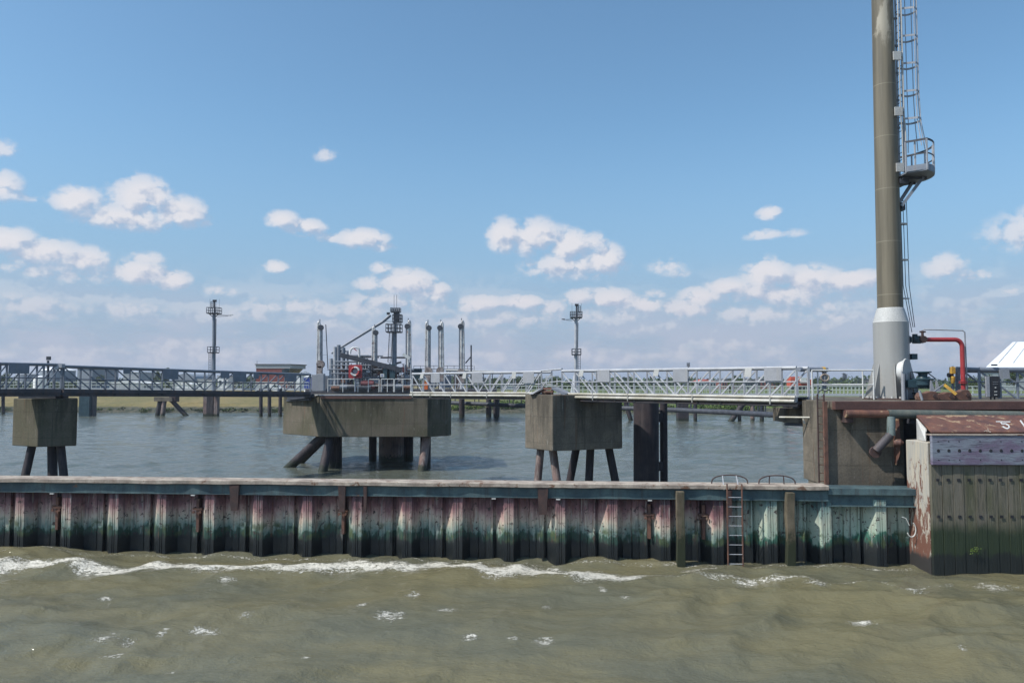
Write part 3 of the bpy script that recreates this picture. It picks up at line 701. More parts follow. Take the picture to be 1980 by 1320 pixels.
# main platform
ZB, ZT = 2.33, 5.13
poly = [(X(620, 53, 4), 53), (X(827, 53, 4), 53), (X(866, 54.2, 4), 54.2), (X(872.5, 54.9, 4), 54.9), (X(872, 60, 4), 60), (-7, 62.5), (-15.5, 62.5), (X(547.5, 56.4, 4), 57.2), (X(548.5, 56.4, 4), 56.3)]
ml = [(wpt(628, 54.5, 2.4), wpt(524, 56.5, -1.3), .32, 'pile'), (wpt(640, 57.5, 2.4), wpt(548, 59.5, -1.3), .26, 'pile'), (wpt(640, 53.9, 2.4), wpt(615, 52.4, -1.3), .31, 'pile'), (wpt(641, 55.2, 2.4), wpt(639, 55.2), .34, 'pile'), (wpt(654, 56.5, 2.4), wpt(654, 56.5), .27, 'pile'),
      (wpt(721, 61, 2.4), wpt(720.5, 61), .30, 'pile'), (wpt(757, 60.4, 2.4), wpt(756, 60.4), .95, 'pile_pink'), (wpt(777, 60.8, 2.4), wpt(776, 60.8), .30, 'pile'), (wpt(791, 61, 2.4), wpt(790, 61), .34, 'pile'),
      (wpt(825, 54.0, 2.4), wpt(811, 52.8, -1.3), .30, 'pile_pink'), (wpt(823, 56, 2.4), wpt(822, 56), .38, 'pile')]
plat = pier('mooring_platform', 'wide octagonal concrete platform on raking piles with a railing and lifebuoy board on top', poly, ZB, ZT, M['concrete_green'], ml)
plat['category'] = 'platform'
b = MB(); b.prism([(X(603, 52.9, 5.1), 53.4), (X(620, 52.9, 5.1), 52.93), (X(797, 52.9, 5.1), 52.93), (X(797, 53.4, 5.1), 53.4)], 5.134, 5.20)
b.build('edge_strip', M['steel_pale'], plat)
b = MB(); b.bar(Q(620, 52.97, 5.02), Q(796, 52.97, 5.02), .05, .2); b.build('edge_beam', M['brownbeam'], plat)

# right dolphin, its front face just behind the wall
DY = 27.35; DZ = 5.36
xL = X(1600, DY, 4); 
dol = thing('mooring_dolphin', 'large concrete dolphin block carrying the tall tower at the right', 'dolphin', (xL+4, DY+2, 2.6))
b = MB(); b.prism([(xL, DY), (X(1748, DY, 4), DY), (X(1748, DY, 4), DY+1.9), (xL+.01, DY+1.9)], 2.0, 5.10)
b.build('block', M['concrete'], dol, bevel=.03)
b = MB(); b.prism([(X(1568, 28.8, 4), 28.75), (xL-.05, DY+.06), (xL-.003, DY+.06), (xL-.003, 29.6), (X(1568, 28.8, 4), 29.6)], 2.4, 5.34)
b.build('side_pillar', M['concrete'], dol, bevel=.02)
# deck slab carrying on to the right and back
b = MB(); b.prism([(xL+.2, DY+.004), (40, DY+.004), (40, 36), (xL+.2, 36)], 5.104, DZ); b.build('deck', M['concrete'], dol, bevel=.02)
b = MB(); b.prism([(X(1748, DY, 4)+.6, 30.2), (40, 30.2), (40, 35.8), (X(1748, DY, 4)+.6, 35.8)], 1.9, 5.10); b.build('block', M['concrete'], dol)
# left stub where the walkway lands
b = MB(); b.prism([(X(1521, 31, 4.3), 31), (X(1568, 30.1, 4.3), 30.1), (xL+.3, 30.4), (xL+.3, 32.6), (X(1521, 31, 4.3), 32.6)], 4.42, 4.98)
b.prism([(X(1543, 30.7, 5), 30.75), (X(1572, 29.9, 5), 29.7), (xL+.3, 29.7), (xL+.3, 32.4), (X(1543, 31, 5), 32.4)], 4.984, 5.355)
b.build('bearing_stub', M['concrete'], dol, bevel=.02)
b = MB(); b.bar(Q(1521, 31.1, 4.36), Q(1569, 30.2, 4.36), .3, .10); b.build('beam', M['steel_dark'], dol)
b = MB(); b.tube(Q(1507, 29.6, 4.70), Q(1567, 28.9, 4.72), .035); b.tube(Q(1552, 29.2, 4.72), Q(1556, 29.2, 4.48), .03); b.build('drain_pipe', M['white_pipe'], dol)
# brown edge beam on the front
b = MB(); b.bar((X(1609, DY-.02, 5.3), DY-.12, 5.21), (40, DY-.12, 5.21), .26, .30); b.build('edge_beam', M['brownbeam'], dol, bevel=.02)
# recess behind fender: bulkhead plates and shaft seen left of the fender
b = MB(); b.bar(Q(1727, 27.0, 4.75), Q(1729, 26.9, 4.7), .01)
b = MB(); b.plate([Q(1731, 27.2, 4.78), Q(1738, 27.15, 4.78), Q(1742, 27.1, 4.0), Q(1740, 27.1, 3.55), Q(1734, 27.15, 3.15), Q(1731, 27.2, 3.9)], (.02, .3, 0)); b.build('fender_blade', M['redbrown'], dol)
b = MB(); b.tube(Q(1729, 26.7, 3.96), Q(1742, 26.6, 3.96), .13, .13); b.tube(Q(1742, 26.6, 3.96), Q(1748, 26.55, 3.96), .13, .03); b.build('fender_pin', M['redbrown'], dol)
# ladder at the left pillar
def side_ladder():
    y0 = 27.62; t = thing('ladder', 'narrow rusty rung ladder on the left side of the concrete dolphin', 'ladder', (X(1586, y0, 3), y0, 2.6))
    for px in (1580, 1592.5):
        MB().bar((X(px, y0, 4), y0-.1, 2.45), (X(px, y0, 4), y0-.1, 5.6), .045, .05).build('rail', M['rust_dark'], t)
    for k in range(11):
        z = 2.55+k*.285
        MB().tube((X(1580, y0, 4), y0-.1, z), (X(1592.5, y0, 4), y0-.1, z), .014, n=6).build('rung', M['rust'], t)
    for px in (1580, 1592.5):
        x = X(px, y0, 4)
        MB().path([(x, y0-.1, 5.58), (x+.05, y0-.05, 5.68), (x+.25, y0+.1, 5.76), (x+.45, y0+.3, 5.7)], .02, 6).build('grab_rail', M['steel_dark'], t)
side_ladder()
b = MB(); b.bar((X(1596.5, DY-.1, 4), DY-.1, 2.3), (X(1596.5, DY-.1, 4), DY-.1, 5.35), .13, .10)
b.build('corner_post', M['rust'], dol)
M['tealgrey'] = wmat('teal_grey_tube', (.15,.19,.19), (.085,.115,.12), 1.6, streak=(.1,.09,.07), spots=(.12,.07,.05), spot_thr=.64, rough=.6)
M['pipegreen'] = wmat('weathered_green_tube', (.115,.125,.11), (.07,.085,.08), 1.2, streak=(.16,.14,.11), spots=(.12,.07,.055), spot_thr=.6, spot_scale=1.5, rough=.6)
# big brown pipe beam along the front with its bracket
bp = thing('pipe_beam', 'long rusty brown and green steel tube beam fixed along the front of the dolphin', 'pipe beam', (X(1700, 26.9, 5), 26.8, 4.8))
py_ = 26.85
MB().tube((X(1634, py_, 4.9), py_, 4.94), (X(1716, py_, 4.9), py_, 4.93), .135, n=16).build('tube', M['redbrown'], bp)
MB().tube((X(1716.5, py_, 4.9), py_, 4.93), (X(2300, py_, 4.9), py_, 4.80), .155, n=16).build('tube', M['pipegreen'], bp)
MB().box((X(1638, 27.1, 4.9), 27.12, 4.84), (.24, .44, .42)).build('end_plate', M['rust_dark'], bp)
MB().tube(Q(1723, 26.75, 4.84), Q(1723, 26.7, 4.20), .14, n=14).build('leg', M['tealgrey'], bp)
MB().tube(Q(1723, 26.7, 4.24), Q(1694, 26.9, 3.68), .145, n=14).build('brace', M['beam_dark'], bp)
MB().lathe(Q(1692, 26.95, 3.62), [(0,-.06),(.2,-.06),(.2,.03),(0,.03)], 12, 'y').build('flange', M['rust_dark'], bp)

# ------------------------------------------------------------------ timber and steel fender at the right
def fender_mats():
    m, nt, b = new_mat('fender_steel_side'); p = world_pos(nt)
    sp = nt.node('ShaderNodeSeparateXYZ'); nt.l.new(p, sp.inputs[0]); z = sp.outputs[2]
    n = nt.noise(nt.scale(p, (1.4, 1.4, .5)), 3.4, 9, .74, .5); n2 = nt.noise(nt.scale(p, (5, 5, .5)), 1.6, 6, .7)
    c = nt.mix(nt.rng(n2, .35, .65), (.45, .40, .32), (.33, .32, .30))
    c = nt.mix(nt.rng(nt.m('ADD', n, nt.rng(z, 1.0, 4.0, .07, -.10, False)), .487, .54), c, (.15, .068, .048))
    blk = nt.rng(nt.m('ADD', z, nt.m('MULTIPLY', n, .9)), .78, 1.02, 1, 0)
    c = nt.mix(blk, c, (.03, .028, .028))
    nt.l.new(c, b.inputs['Base Color']); b.inputs['Roughness'].default_value = .7; bump(nt, b, n, .4, .02)
    M['fside'] = m
    m, nt, b = new_mat('fender_board_paint'); p = world_pos(nt)
    n = nt.noise(nt.scale(p, (.6, .6, 2)), 1.6, 5, .65); g = nt.noise(nt.scale(p, (1.2, 1.2, 14)), 2.0, 5, .7)
    c = nt.mix(nt.rng(n, .38, .62), (.16, .125, .19), (.21, .235, .285))
    c = nt.mix(nt.m('MULTIPLY', nt.rng(g, .5, .62), .75), c, (.08, .08, .11))
    nt.l.new(c, b.inputs['Base Color']); b.inputs['Roughness'].default_value = .75; bump(nt, b, g, .6, .02)
    M['fboard'] = m
    m, nt, b = new_mat('fender_planks'); p = world_pos(nt)
    sp = nt.node('ShaderNodeSeparateXYZ'); nt.l.new(p, sp.inputs[0]); z = sp.outputs[2]
    n = nt.noise(nt.scale(p, (1, 1, .4)), 2, 6, .65); g = nt.noise(nt.scale(p, (12, 12, .8)), 1.5, 5, .7)
    c = nt.mix(nt.rng(n, .35, .65), (.150, .138, .105), (.098, .096, .055))
    pl = nt.noise(nt.scale(p, (3.2, 0, 0)), 1, 0, .5)
    c = nt.mix(nt.rng(pl, .3, .7, 0, .5), c, (.17, .14, .12))
    c = nt.mix(nt.m('MULTIPLY', nt.rng(g, .48, .62), .5), c, (.04, .045, .03))
    zz = nt.m('ADD', z, nt.m('MULTIPLY_ADD', n, 1.0, -.5))
    c = nt.mix(nt.rng(zz, 1.2, 1.7, 1, 0), c, (.022, .036, .016))
    c = nt.mix(nt.rng(zz, .5, .7, 1, 0), c, (.010, .014, .013))
    nt.l.new(c, b.inputs['Base Color']); b.inputs['Roughness'].default_value = .7; bump(nt, b, nt.m('ADD', g, n), .7, .03)
    M['fplank'] = m
fender_mats()
FY = 24.9; fx0 = X(1797, FY, 3); FX1 = 30
fen = thing('fender_panel', 'timber planked fender with bluish bolted top board, rusty side and brown hood', 'fender', (fx0, FY, 0))
xb = X(1753, 26.15, 3)
# steel side box
b = MB(); b.prism([(fx0-.02, FY+.02), (fx0+.5, FY+.10), (fx0+.5, 26.4), (xb, 26.15)], -1.5, 4.10); b.build('side_box', M['fside'], fen, bevel=.02)
# planks
planks = []; rr = random.Random(11)
xx = fx0+.01
while xx < 22:
    w = rr.choice((.33, .34, .36)); dz = rr.uniform(-.015, .015)
    b = MB(); planks.append(None); b.box((xx+w/2, FY-.02+dz, .95), (w-rr.uniform(.002, .012), .16, 4.9)); planks[-1] = b.build('plank', M['fplank'], fen, bevel=.006)
    xx += w+.004
# rows of square recesses with bolts in the planks
for zr in (2.93, 1.78):
    for k in range(16):
        xk = fx0+.20+k*.331
        b = MB(); b.box((xk, FY-.122, zr), (.10, .012, .085)); b.build('bolt_recess', M['black'], planks[min(len(planks)-1, k)])
    
# top board
b = MB(); b.box(((fx0+22)/2, FY-.14, 3.87), (22-fx0, .13, .93)); tb_ = b.build('top_board', M['fboard'], fen, bevel=.02)
b = MB(); b.box(((fx0+22)/2, FY-.05, 4.355), (22-fx0+.02, .36, .035)); b.build('edge_strip', M['cap'], fen)
for k in range(16):
    xk = fx0+.20+k*.331
    b = MB(); b.lathe((xk, FY-.212, 3.86), [(0,0),(.048,0),(.055,.012)], 14, 'y'); b.build('bolt_hole', M['black'], tb_)
    if k % 2 == 0 or k == 1:
        for z in (4.15, 3.57):
            MB().lathe((xk, FY-.212, z), [(0,0),(.018,0),(.02,.012)], 10, 'y').build('bolt', M['black'], tb_)
# hood: sloping plate above the board, running back to the dolphin
hy0, hz0, hy1, hz1 = FY+.02, 4.39, 26.3, 4.92
hx = X(1801, FY, 4.4); hxb = X(1772, 26.3, 4.9)
b = MB(); b.hexa([(hx, hy0, hz0), (22, hy0, hz0), (22, hy1, hz1-.1), (hxb, hy1, hz1-.1), (hx, hy0, hz0+.06), (22, hy0, hz0+.06), (22, hy1, hz1), (hxb, hy1, hz1)])
hood = b.build('hood', M['redbrown'], fen, bevel=.015)
b = MB(); b.plate([(hxb-.02, 26.28, 4.80), (hxb+.10, 25.9, 4.66), (hx+.02, 25.3, 4.42), (hx+.02, 25.3, 4.11), (hxb-.02, 26.28, 4.11)], (.05, .02, 0)); b.build('hood_side', M['panel_white'], fen)
# the 5 and the start of the next stroke painted on the hood
def on_hood(px, py):
    # point where the pixel's ray meets the hood's upper plane
    o = Vector((0,0,EYE)); d = P(px, py, 10)-o
    n = Vector((0, -(hz1-hz0-.06), hy1-hy0)).normalized(); p0 = Vector((hx, hy0, hz0+.06))
    k = (p0-o).dot(n)/d.dot(n); return o+d*k+n*.004
def stroke(b, pts, w=2.0):
    for (x0, y0), (x1, y1) in zip(pts, pts[1:]):
        d = Vector((x1-x0, y1-y0)); d.normalize(); nx, ny = -d.y*w/2, d.x*w/2; e = d*.5
        b.plate([on_hood(x0+nx-e.x, y0+ny-e.y), on_hood(x1+nx+e.x, y1+ny+e.y), on_hood(x1-nx+e.x, y1-ny+e.y), on_hood(x0-nx-e.x, y0-ny-e.y)], (0, -.002, .004))
b = MB(); stroke(b, [(1926, 815), (1953, 815.5)], 1.6); stroke(b, [(1934, 815), (1938, 819.5), (1944, 819), (1950, 822), (1951.5, 826), (1948, 828.5), (1943, 827), (1939, 824.5)], 2.3)
stroke(b, [(1973, 813), (1979.5, 822), (1984, 829)], 2.6)
b.build('painted_number', M['white'], hood)
b = MB(); stroke(b, [(1903, 834), (1907, 832), (1909, 834.5)], 1.2); stroke(b, [(1910, 829), (1911, 834), (1915, 835)], 1.3)
b.build('painted_mark', M['cap'], hood)

# dark gap between hood and pipe beam: beam under it
b = MB(); b.bar((X(1760, 27, 4.7), 27.1, 4.72), (30, 27.1, 4.72), .3, .26); b.build('back_beam', M['steel_dark'], dol)
b = MB(); b.prism([(X(1748, DY, 4)+.004, DY+.9), (X(1748, DY, 4)+.6, DY+.9), (X(1748, DY, 4)+2.9, DY+1.0), (X(1748, DY, 4)+2.9, DY+1.8), (X(1748, DY, 4)+.004, DY+1.8)], 2.0, 5.10); b.build('shaft_wall', M['steel_dark'], dol)
# ------------------------------------------------------------------ truss walkways
def walkway(name, label, A, B, n, h, w, side, flip, mats, panels, pipes=True, group='truss walkways', rail_d=.55, big=.07):
    """A,B: lower front corners of the side trusses (z = top of lower beam); side = unit vector to the rear truss"""
    A, B = Vector(A), Vector(B); t = thing(name, label, 'walkway', (A+B)/2, group)
    d = (B-A).normalized(); sd = Vector(side); up = Vector((0,0,1)); mt = M[mats]
    for off in (0, w):
        o = sd*off
        MB().tube(A+o+up*h, B+o+up*h, big, n=12).build('top_chord', mt, t)
        MB().bar(A+o-up*.10, B+o-up*.10, .12, .20).build('bottom_chord', M['beam_dark'] if mats == 'steel' else mt, t)
        for i in range(n+1):
            q = A+(B-A)*(i/n)+o
            MB().bar(q+up*.0, q+up*h, .085 if i in (0, n) else .07).build('post', mt, t)
        for i in range(n):
            q0 = A+(B-A)*(i/n)+o; q1 = A+(B-A)*((i+1)/n)+o
            if i < flip: p0, p1 = q0+up*(h-.04), q1+up*.02
            else: p0, p1 = q0+up*.02, q1+up*(h-.04)
            MB().bar(p0, p1, .045, .06).build('diagonal', mt, t)
        MB().tube(A+o+up*rail_d*h-sd*(.06 if off == 0 else -.06), B+o+up*rail_d*h-sd*(.06 if off == 0 else -.06), .026, n=8).build('hand_rail', mt, t)
    MB().hexa([A+sd*.08-up*.04, B+sd*.08-up*.04, B+sd*(w-.08)-up*.04, A+sd*(w-.08)-up*.04, A+sd*.08, B+sd*.08, B+sd*(w-.08), A+sd*(w-.08)]).build('deck_grating', M['steel_dark'], t)
    # floor beams
    for i in range(0, n+1):
        q = A+(B-A)*(i/n)-up*.24
        MB().bar(q, q+sd*w, .08, .12).build('floor_beam', M['steel_dark'], t)
    MB().bar(A-up*.27+sd*.12, B-up*.27+sd*.12, .18, .2).build('lower_beam', M['beam_dark'], t)
    MB().bar(A+sd*(w-.12)-up*.27, B+sd*(w-.12)-up*.27, .18, .2).build('lower_beam', M['beam_dark'], t)
    if pipes:
        f = -sd
        MB().tube(A+f*.14+up*.00, B+f*.14+up*.00, .055).build('pipe', M['white_pipe'], t)
        MB().tube(A+f*.2-up*.15, B+f*.2-up*.15, .065).build('pipe', M['white_pipe'], t)
        for k in (.03, .18, .35, .63, .92):
            q = A+(B-A)*k+f*.2
            MB().bar(q+up*.07+f*.08, q-up*.28+f*.08, .035).build('pipe_clip', M['white_pipe'], t)
    for (k, ww, hh, tilt, m) in panels:
        q = A+(B-A)*k-sd*.12+up*(h+.02)
        b = MB(); a = q-d*ww/2; c = q+d*ww/2; dn = up*-hh; sh = d*tilt
        b.plate([a, c, c+dn+sh, a+dn+sh], -sd*.015); b.build('sign_plate', M[m], t)
    return t
# right span
Ar = Q(1087, 38.4, 5.42); Br = Q(1541, 29.7, 5.42)
Ar = P(1087, 761.0, 38.4); Br = P(1541, 767.5, 29.7); dr = (Br-Ar).normalized(); sr = Vector((-dr.y, dr.x, 0)).normalized()
if sr.y < 0: sr = -sr
walkway('truss_walkway', 'pale grey truss walkway span between the square pier and the tower dolphin', Ar, Br, 11, 1.12, 1.0, sr, 5.5, 'steel_pale',
        [(.115, .26, .30, -.08, 'panel_white'), (.225, .72, .56, 0, 'panel'), (.475, .26, .30, -.08, 'panel_white'), (.575, .74, .56, 0, 'panel'), (.84, .30, .36, -.05, 'panel_white'), (.925, .72, .52, 0, 'panel')], rail_d=.52)
# middle span
Am = P(797, 758.7, 47.7); Bm = P(1047, 759.7, 41.9); dm = (Bm-Am).normalized(); sm = Vector((-dm.y, dm.x, 0)).normalized()
walkway('truss_walkway', 'pale grey truss walkway span between the octagonal platform and the square pier', Am, Bm, 11, 1.14, 1.0, sm, 6, 'steel_pale',
        [(.10, .26, .30, -.08, 'panel_white'), (.21, .72, .56, 0, 'panel'), (.45, .26, .34, -.08, 'panel_white'), (.545, .8, .6, 0, 'panel'), (.82, .28, .36, -.05, 'panel_white'), (.92, .74, .62, 0, 'panel')], rail_d=.42)
# link rails over the square pier
lk = thing('handrail', 'short pale link rail joining the two walkway spans above the square pier', 'railing', Bm, 'white tube railings')
a, c = Bm+Vector((0,0,1.2)), Ar+Vector((0,0,1.22))
MB().tube(a, c, .05).build('top_rail', M['steel_pale'], lk); MB().tube(Bm+Vector((0,0,.55)), Ar+Vector((0,0,.62)), .028).build('mid_rail', M['steel_pale'], lk)
for px in (1056, 1077):
    MB().bar(P(px, 762, 40.3), P(px, 728, 40.3), .05).build('post', M['white'], lk)
MB().bar(P(1055, 727.5, 40.3), P(1078, 727.5, 40.3), .05).build('gate_bar', M['white'], lk)
MB().bar(P(1055, 745, 40.3), P(1078, 745, 40.3), .05).build('gate_bar', M['white'], lk)
# left spans
Al = P(122, 752, 39.6); Bl = P(600, 757, 52.9); dl = (Bl-Al).normalized(); sl = Vector((-dl.y, dl.x, 0)).normalized()
pn = lambda k, w, h: (k, w, h, 0, 'steel')
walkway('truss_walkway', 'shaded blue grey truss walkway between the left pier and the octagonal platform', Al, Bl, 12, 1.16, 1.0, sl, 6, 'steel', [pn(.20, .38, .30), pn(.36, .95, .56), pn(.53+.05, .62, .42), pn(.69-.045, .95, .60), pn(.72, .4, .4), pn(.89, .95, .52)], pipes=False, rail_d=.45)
dl0 = Vector((-.74, -.67, 0)).normalized()
Al0 = P(118, 751.5, 39.45); Al1 = P(-190, 752.0, 34.6)
d0 = (Al0-Al1).normalized(); s0_ = Vector((-d0.y, d0.x, 0)).normalized()
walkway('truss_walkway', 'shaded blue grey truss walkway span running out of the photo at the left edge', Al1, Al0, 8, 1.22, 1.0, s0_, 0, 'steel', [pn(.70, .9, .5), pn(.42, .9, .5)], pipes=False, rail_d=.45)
# bearing ends and small pole on the left walkway
b = MB(); p0 = P(117, 707, 39.4); b.box(p0, (.3, .3, .2)); b.box(p0+Vector((-.1, 0, -.12)), (.2, .4, .12))
tag(b.build('chord_joint', M['steel_pale']), 'small whitish bracket clamped on the top chord where the two left walkway spans meet', 'bracket')
t = thing('antenna_pole', 'short dark pole with a thin arm sticking up behind the left walkway', 'pole', P(93, 740, 60))
MB().tube(P(93, 745, 60), P(93, 697, 60), .09).build('pole', M['steel_dark'], t); MB().box(P(94, 692.5, 60), (.26, .2, .28)).build('lamp', M['steel_dark'], t)
MB().bar(P(93, 703, 60), P(119, 703.5, 60), .03).build('arm', M['steel'], t)
# truss shadow-side bracket end onto the platform
b = MB(); b.bar(P(560, 770, 55.5), P(603, 765, 53.2), .35, .25); b.bar(P(556, 774, 56), P(600, 772, 53.4), .2, .12)
tag(b.build('bearing_beam', M['steel_dark']), 'dark bearing beam under the walkway end at the octagonal platform', 'beam')

# extension tube with lifebuoy-like ring at right end
ex = thing('guide_pipe', 'grey tube end with yellow band and pale ring behind the dolphin rail', 'pipe', P(1597, 760, 30.8))
MB().tube(P(1545, 714, 30.5), P(1599, 714.5, 31), .095, n=14).build('tube', M['steel'], ex)
MB().tube(P(1594, 752, 30.9), P(1594, 716, 30.9), .085).build('post', M['steel'], ex)
MB().tube(P(1590, 714.3, 30.9), P(1594, 714.3, 30.93), .11, n=14).build('band', M['yellow'], ex)
c = P(1595, 730, 30.7); MB().path([(c.x+.16*math.cos(a), c.y, c.z+.13*math.sin(a)) for a in np.linspace(0, 2*math.pi, 19)[:-1]], .035, 7, True).build('ring', M['cap'], ex)

# walkway at the far right
Arr = P(1895, 773, 31); Brr = P(2260, 773, 31.3); 
walkway('truss_walkway', 'grey truss walkway with round posts leaving the photo at the right edge', Arr, Brr, 5, 1.2, 1.1, Vector((0,1,0)), 9, 'steel', [(.12, .42, .38, .03, 'panel')], pipes=False, rail_d=.6, big=.105)
b = MB(); b.tube(P(1849, 712, 31), P(1896, 714, 31), .07); b.tube(P(1852, 770, 31), P(1852, 712, 31), .09)
o = b.build('post', M['steel']); tag(o, 'round grey post and rail end beside the red pipe', 'railing')
MB().box(P(1922.5, 702.5+3, 30.9), (.2, .1, .06)).build('clip', M['black'], None)
tag(bpy.data.objects['clip'], 'small black clamp on the top tube of the right walkway', 'clamp')

# ------------------------------------------------------------------ railings
def railing(label, pts, h, n_posts, mat='white', r=.026, mids=(.5,), curl=False, group='white tube railings'):
    t = thing('handrail', label, 'railing', pts[0], group); up = Vector((0,0,1)); pts = [Vector(p) for p in pts]
    MB().path([p+up*h for p in pts], r, 7).build('top_rail', M[mat], t)
    for m_ in mids: MB().path([p+up*h*m_ for p in pts], r*.8, 7).build('mid_rail', M[mat], t)
    L = [0]
    for a, b in zip(pts, pts[1:]): L.append(L[-1]+(b-a).length)
    for k in range(n_posts):
        q = L[-1]*k/(n_posts-1)
        for i in range(len(pts)-1):
            if q <= L[i+1]+1e-6: c = pts[i]+(pts[i+1]-pts[i])*((q-L[i])/(L[i+1]-L[i])); break
        MB().tube(c, c+up*h, r, n=7).build('post', M[mat], t)
    return t
railing('white tube railing on the octagonal platform left of and below the lifebuoy board', [P(634, 757.5, 53.3), P(692, 757.5, 53.3)], .88, 3)
railing('white tube railing on the octagonal platform right of the lifebuoy board', [P(712, 757.5, 53.3), P(733, 757.5, 53.3)], .86, 2)
railing('white gate railing on the platform beside the small square sign', [P(737, 757.5, 53.3), P(761, 757.5, 53.3)], .88, 3)
railing('white railing at the right end of the octagonal platform', [P(763, 757.5, 53.3), P(795, 757.5, 53.3)], .88, 3)
railing('pale blue white railing on the dolphin left of the tower', [P(1571, 772, 29.9), P(1690, 772, 29.9)], 1.12, 2, r=.032)
railing('short white railing return on the dolphin beside the yellow banded tube', [P(1582, 770, 30.8), P(1669, 770, 30.6)], 1.10, 2, r=.03)

# lifebuoy board
lb = thing('lifebuoy_board', 'red square board holding a red and white lifebuoy on the platform railing', 'lifebuoy', P(687, 757, 53.15))
c = P(687, 718, 53.1); sz = .46
pts = []
for (sx, sy) in ((1,1),(-1,1),(-1,-1),(1,-1)):
    for a in np.linspace(0, math.pi/2, 5):
        ang = a+{(1,1):0,(-1,1):math.pi/2,(-1,-1):math.pi,(1,-1):1.5*math.pi}[(sx,sy)]
        pts.append(c+Vector((sx*(sz-.09)+.09*math.cos(ang), 0, sy*(sz-.09)+.09*math.sin(ang))))
bd_ = MB().plate(pts, (0, .06, 0)).build('board', M['red'], lb)
for k in range(4):
    a0 = R(15+90*k); rr_ = .27
    MB().path([(c.x+rr_*math.cos(a), c.y-.07, c.z+rr_*math.sin(a)) for a in np.linspace(a0, a0+R(88), 9)], .075, 9).build('ring_section', M['white'] if k in (0, 2) else M['red'], lb)
MB().lathe((c.x, c.y-.02, c.z), [(0,0),(.17,0),(.18,.02)], 20, 'y').build('centre_disc', M['panel'], bd_)
MB().tube(P(687, 757, 53.2), P(687, 731, 53.2), .06).build('post', M['steel'], lb)
# small square sign
sg = thing('sign', 'small white square sign with a dark ring symbol on the platform', 'sign', P(739, 757, 53.4))
c = P(739, 725.5, 53.4); pl_ = MB().box(c, (.27, .03, .23)).build('plate', M['white'], sg)
MB().path([(c.x+.05*math.cos(a), c.y-.02, c.z+.05*math.sin(a)) for a in np.linspace(0.4, 5.8, 12)], .010, 5).build('symbol', M['blue'], pl_)
MB().tube(P(739, 757, 53.42), P(739, 728, 53.42), .02).build('post', M['steel'], sg)
# control cabinets on the platform
cb = thing('control_cabinet', 'pair of grey control cabinets standing on the platform at the end of the left walkway', 'cabinet', P(617, 757, 53.8))
MB().box(P(610, 740, 53.8), (.42, .5, 1.15)).build('cabinet', M['panel'], cb, bevel=.02); MB().box(P(621, 739, 53.8), (.46, .5, 1.2)).build('cabinet', M['panel'], cb, bevel=.02)
MB().box(P(632, 741, 54.6), (.35, .5, 1.1)).build('cabinet', M['steel'], cb, bevel=.02)
# camera / floodlight on post, right of platform
fl = thing('floodlight', 'slanted white floodlight on a tall thin post at the right end of the platform', 'lamp', P(794, 757, 53.4))
MB().tube(P(794, 758, 53.4), P(794, 690, 53.4), .035).build('post', M['steel_pale'], fl)
MB().bar(P(779, 684.5, 53.3), P(793, 693, 53.3), .2, .2).build('lamp_head', M['white'], fl)

# ------------------------------------------------------------------ tower on the dolphin
TY = 30.5; tx = X(1726, TY, 5.4)
tw = thing('tower', 'tall olive brown round tower with a wider smooth grey base and caged ladder', 'tower', (tx, TY, DZ))
zc0 = EYE+118*TY/1500-.03; zc1 = EYE+143*TY/1500
MB().lathe((tx, TY, 0), [(.65, DZ), (.65, zc0)], 48).build('base_cylinder', M['tower_grey'], tw)
MB().lathe((tx, TY, 0), [(.653, zc0), (.64, zc0+.03), (.50, zc1), (.475, zc1+.03)], 48).build('cone', M['panel_white'], tw)
MB().lathe((tx, TY, 0), [(.470, zc1), (.455, 12), (.425, 17), (.40, 21.5), (.37, 27), (0, 27)], 48).build('shaft', M['tower'], tw)
for a in (200, 250, 298, 340, 20, 70, 110, 150):
    ca, sa = math.cos(R(a)), math.sin(R(a)); o0 = Vector((tx, TY, 0)); rd = Vector((ca, sa, 0)); tg = Vector((-sa, ca, 0))
    b = MB(); b.plate([o0+rd*.63+Vector((0,0,DZ)), o0+rd*1.03+Vector((0,0,DZ)), o0+rd*.99+Vector((0,0,DZ+.1)), o0+rd*.66+Vector((0,0,DZ+1.38)), o0+rd*.63+Vector((0,0,DZ+1.38))], tg*.035)
    b.build('gusset', M['tower_grey'], tw)
b = MB(); b.lathe((tx, TY, 0), [(0,DZ+.002),(1.08, DZ+.002), (1.08, DZ+.05), (.64, DZ+.05)], 40); br_ = b.build('base_ring', M['rust_dark'], tw)
for a in range(0, 360, 18):
    MB().tube((tx+.9*math.cos(R(a+9)), TY+.9*math.sin(R(a+9)), DZ+.05), (tx+.9*math.cos(R(a+9)), TY+.9*math.sin(R(a+9)), DZ+.12), .045, n=8).build('anchor_bolt', M['panel_white'], br_)
MB().box((X(1765, 30.3, 7), 30.3, 7.02), (.22, .3, .22)).build('junction_box', M['teal_dark'], tw)
def zpx(py): return EYE+(740-py)*TY/1500*1.0
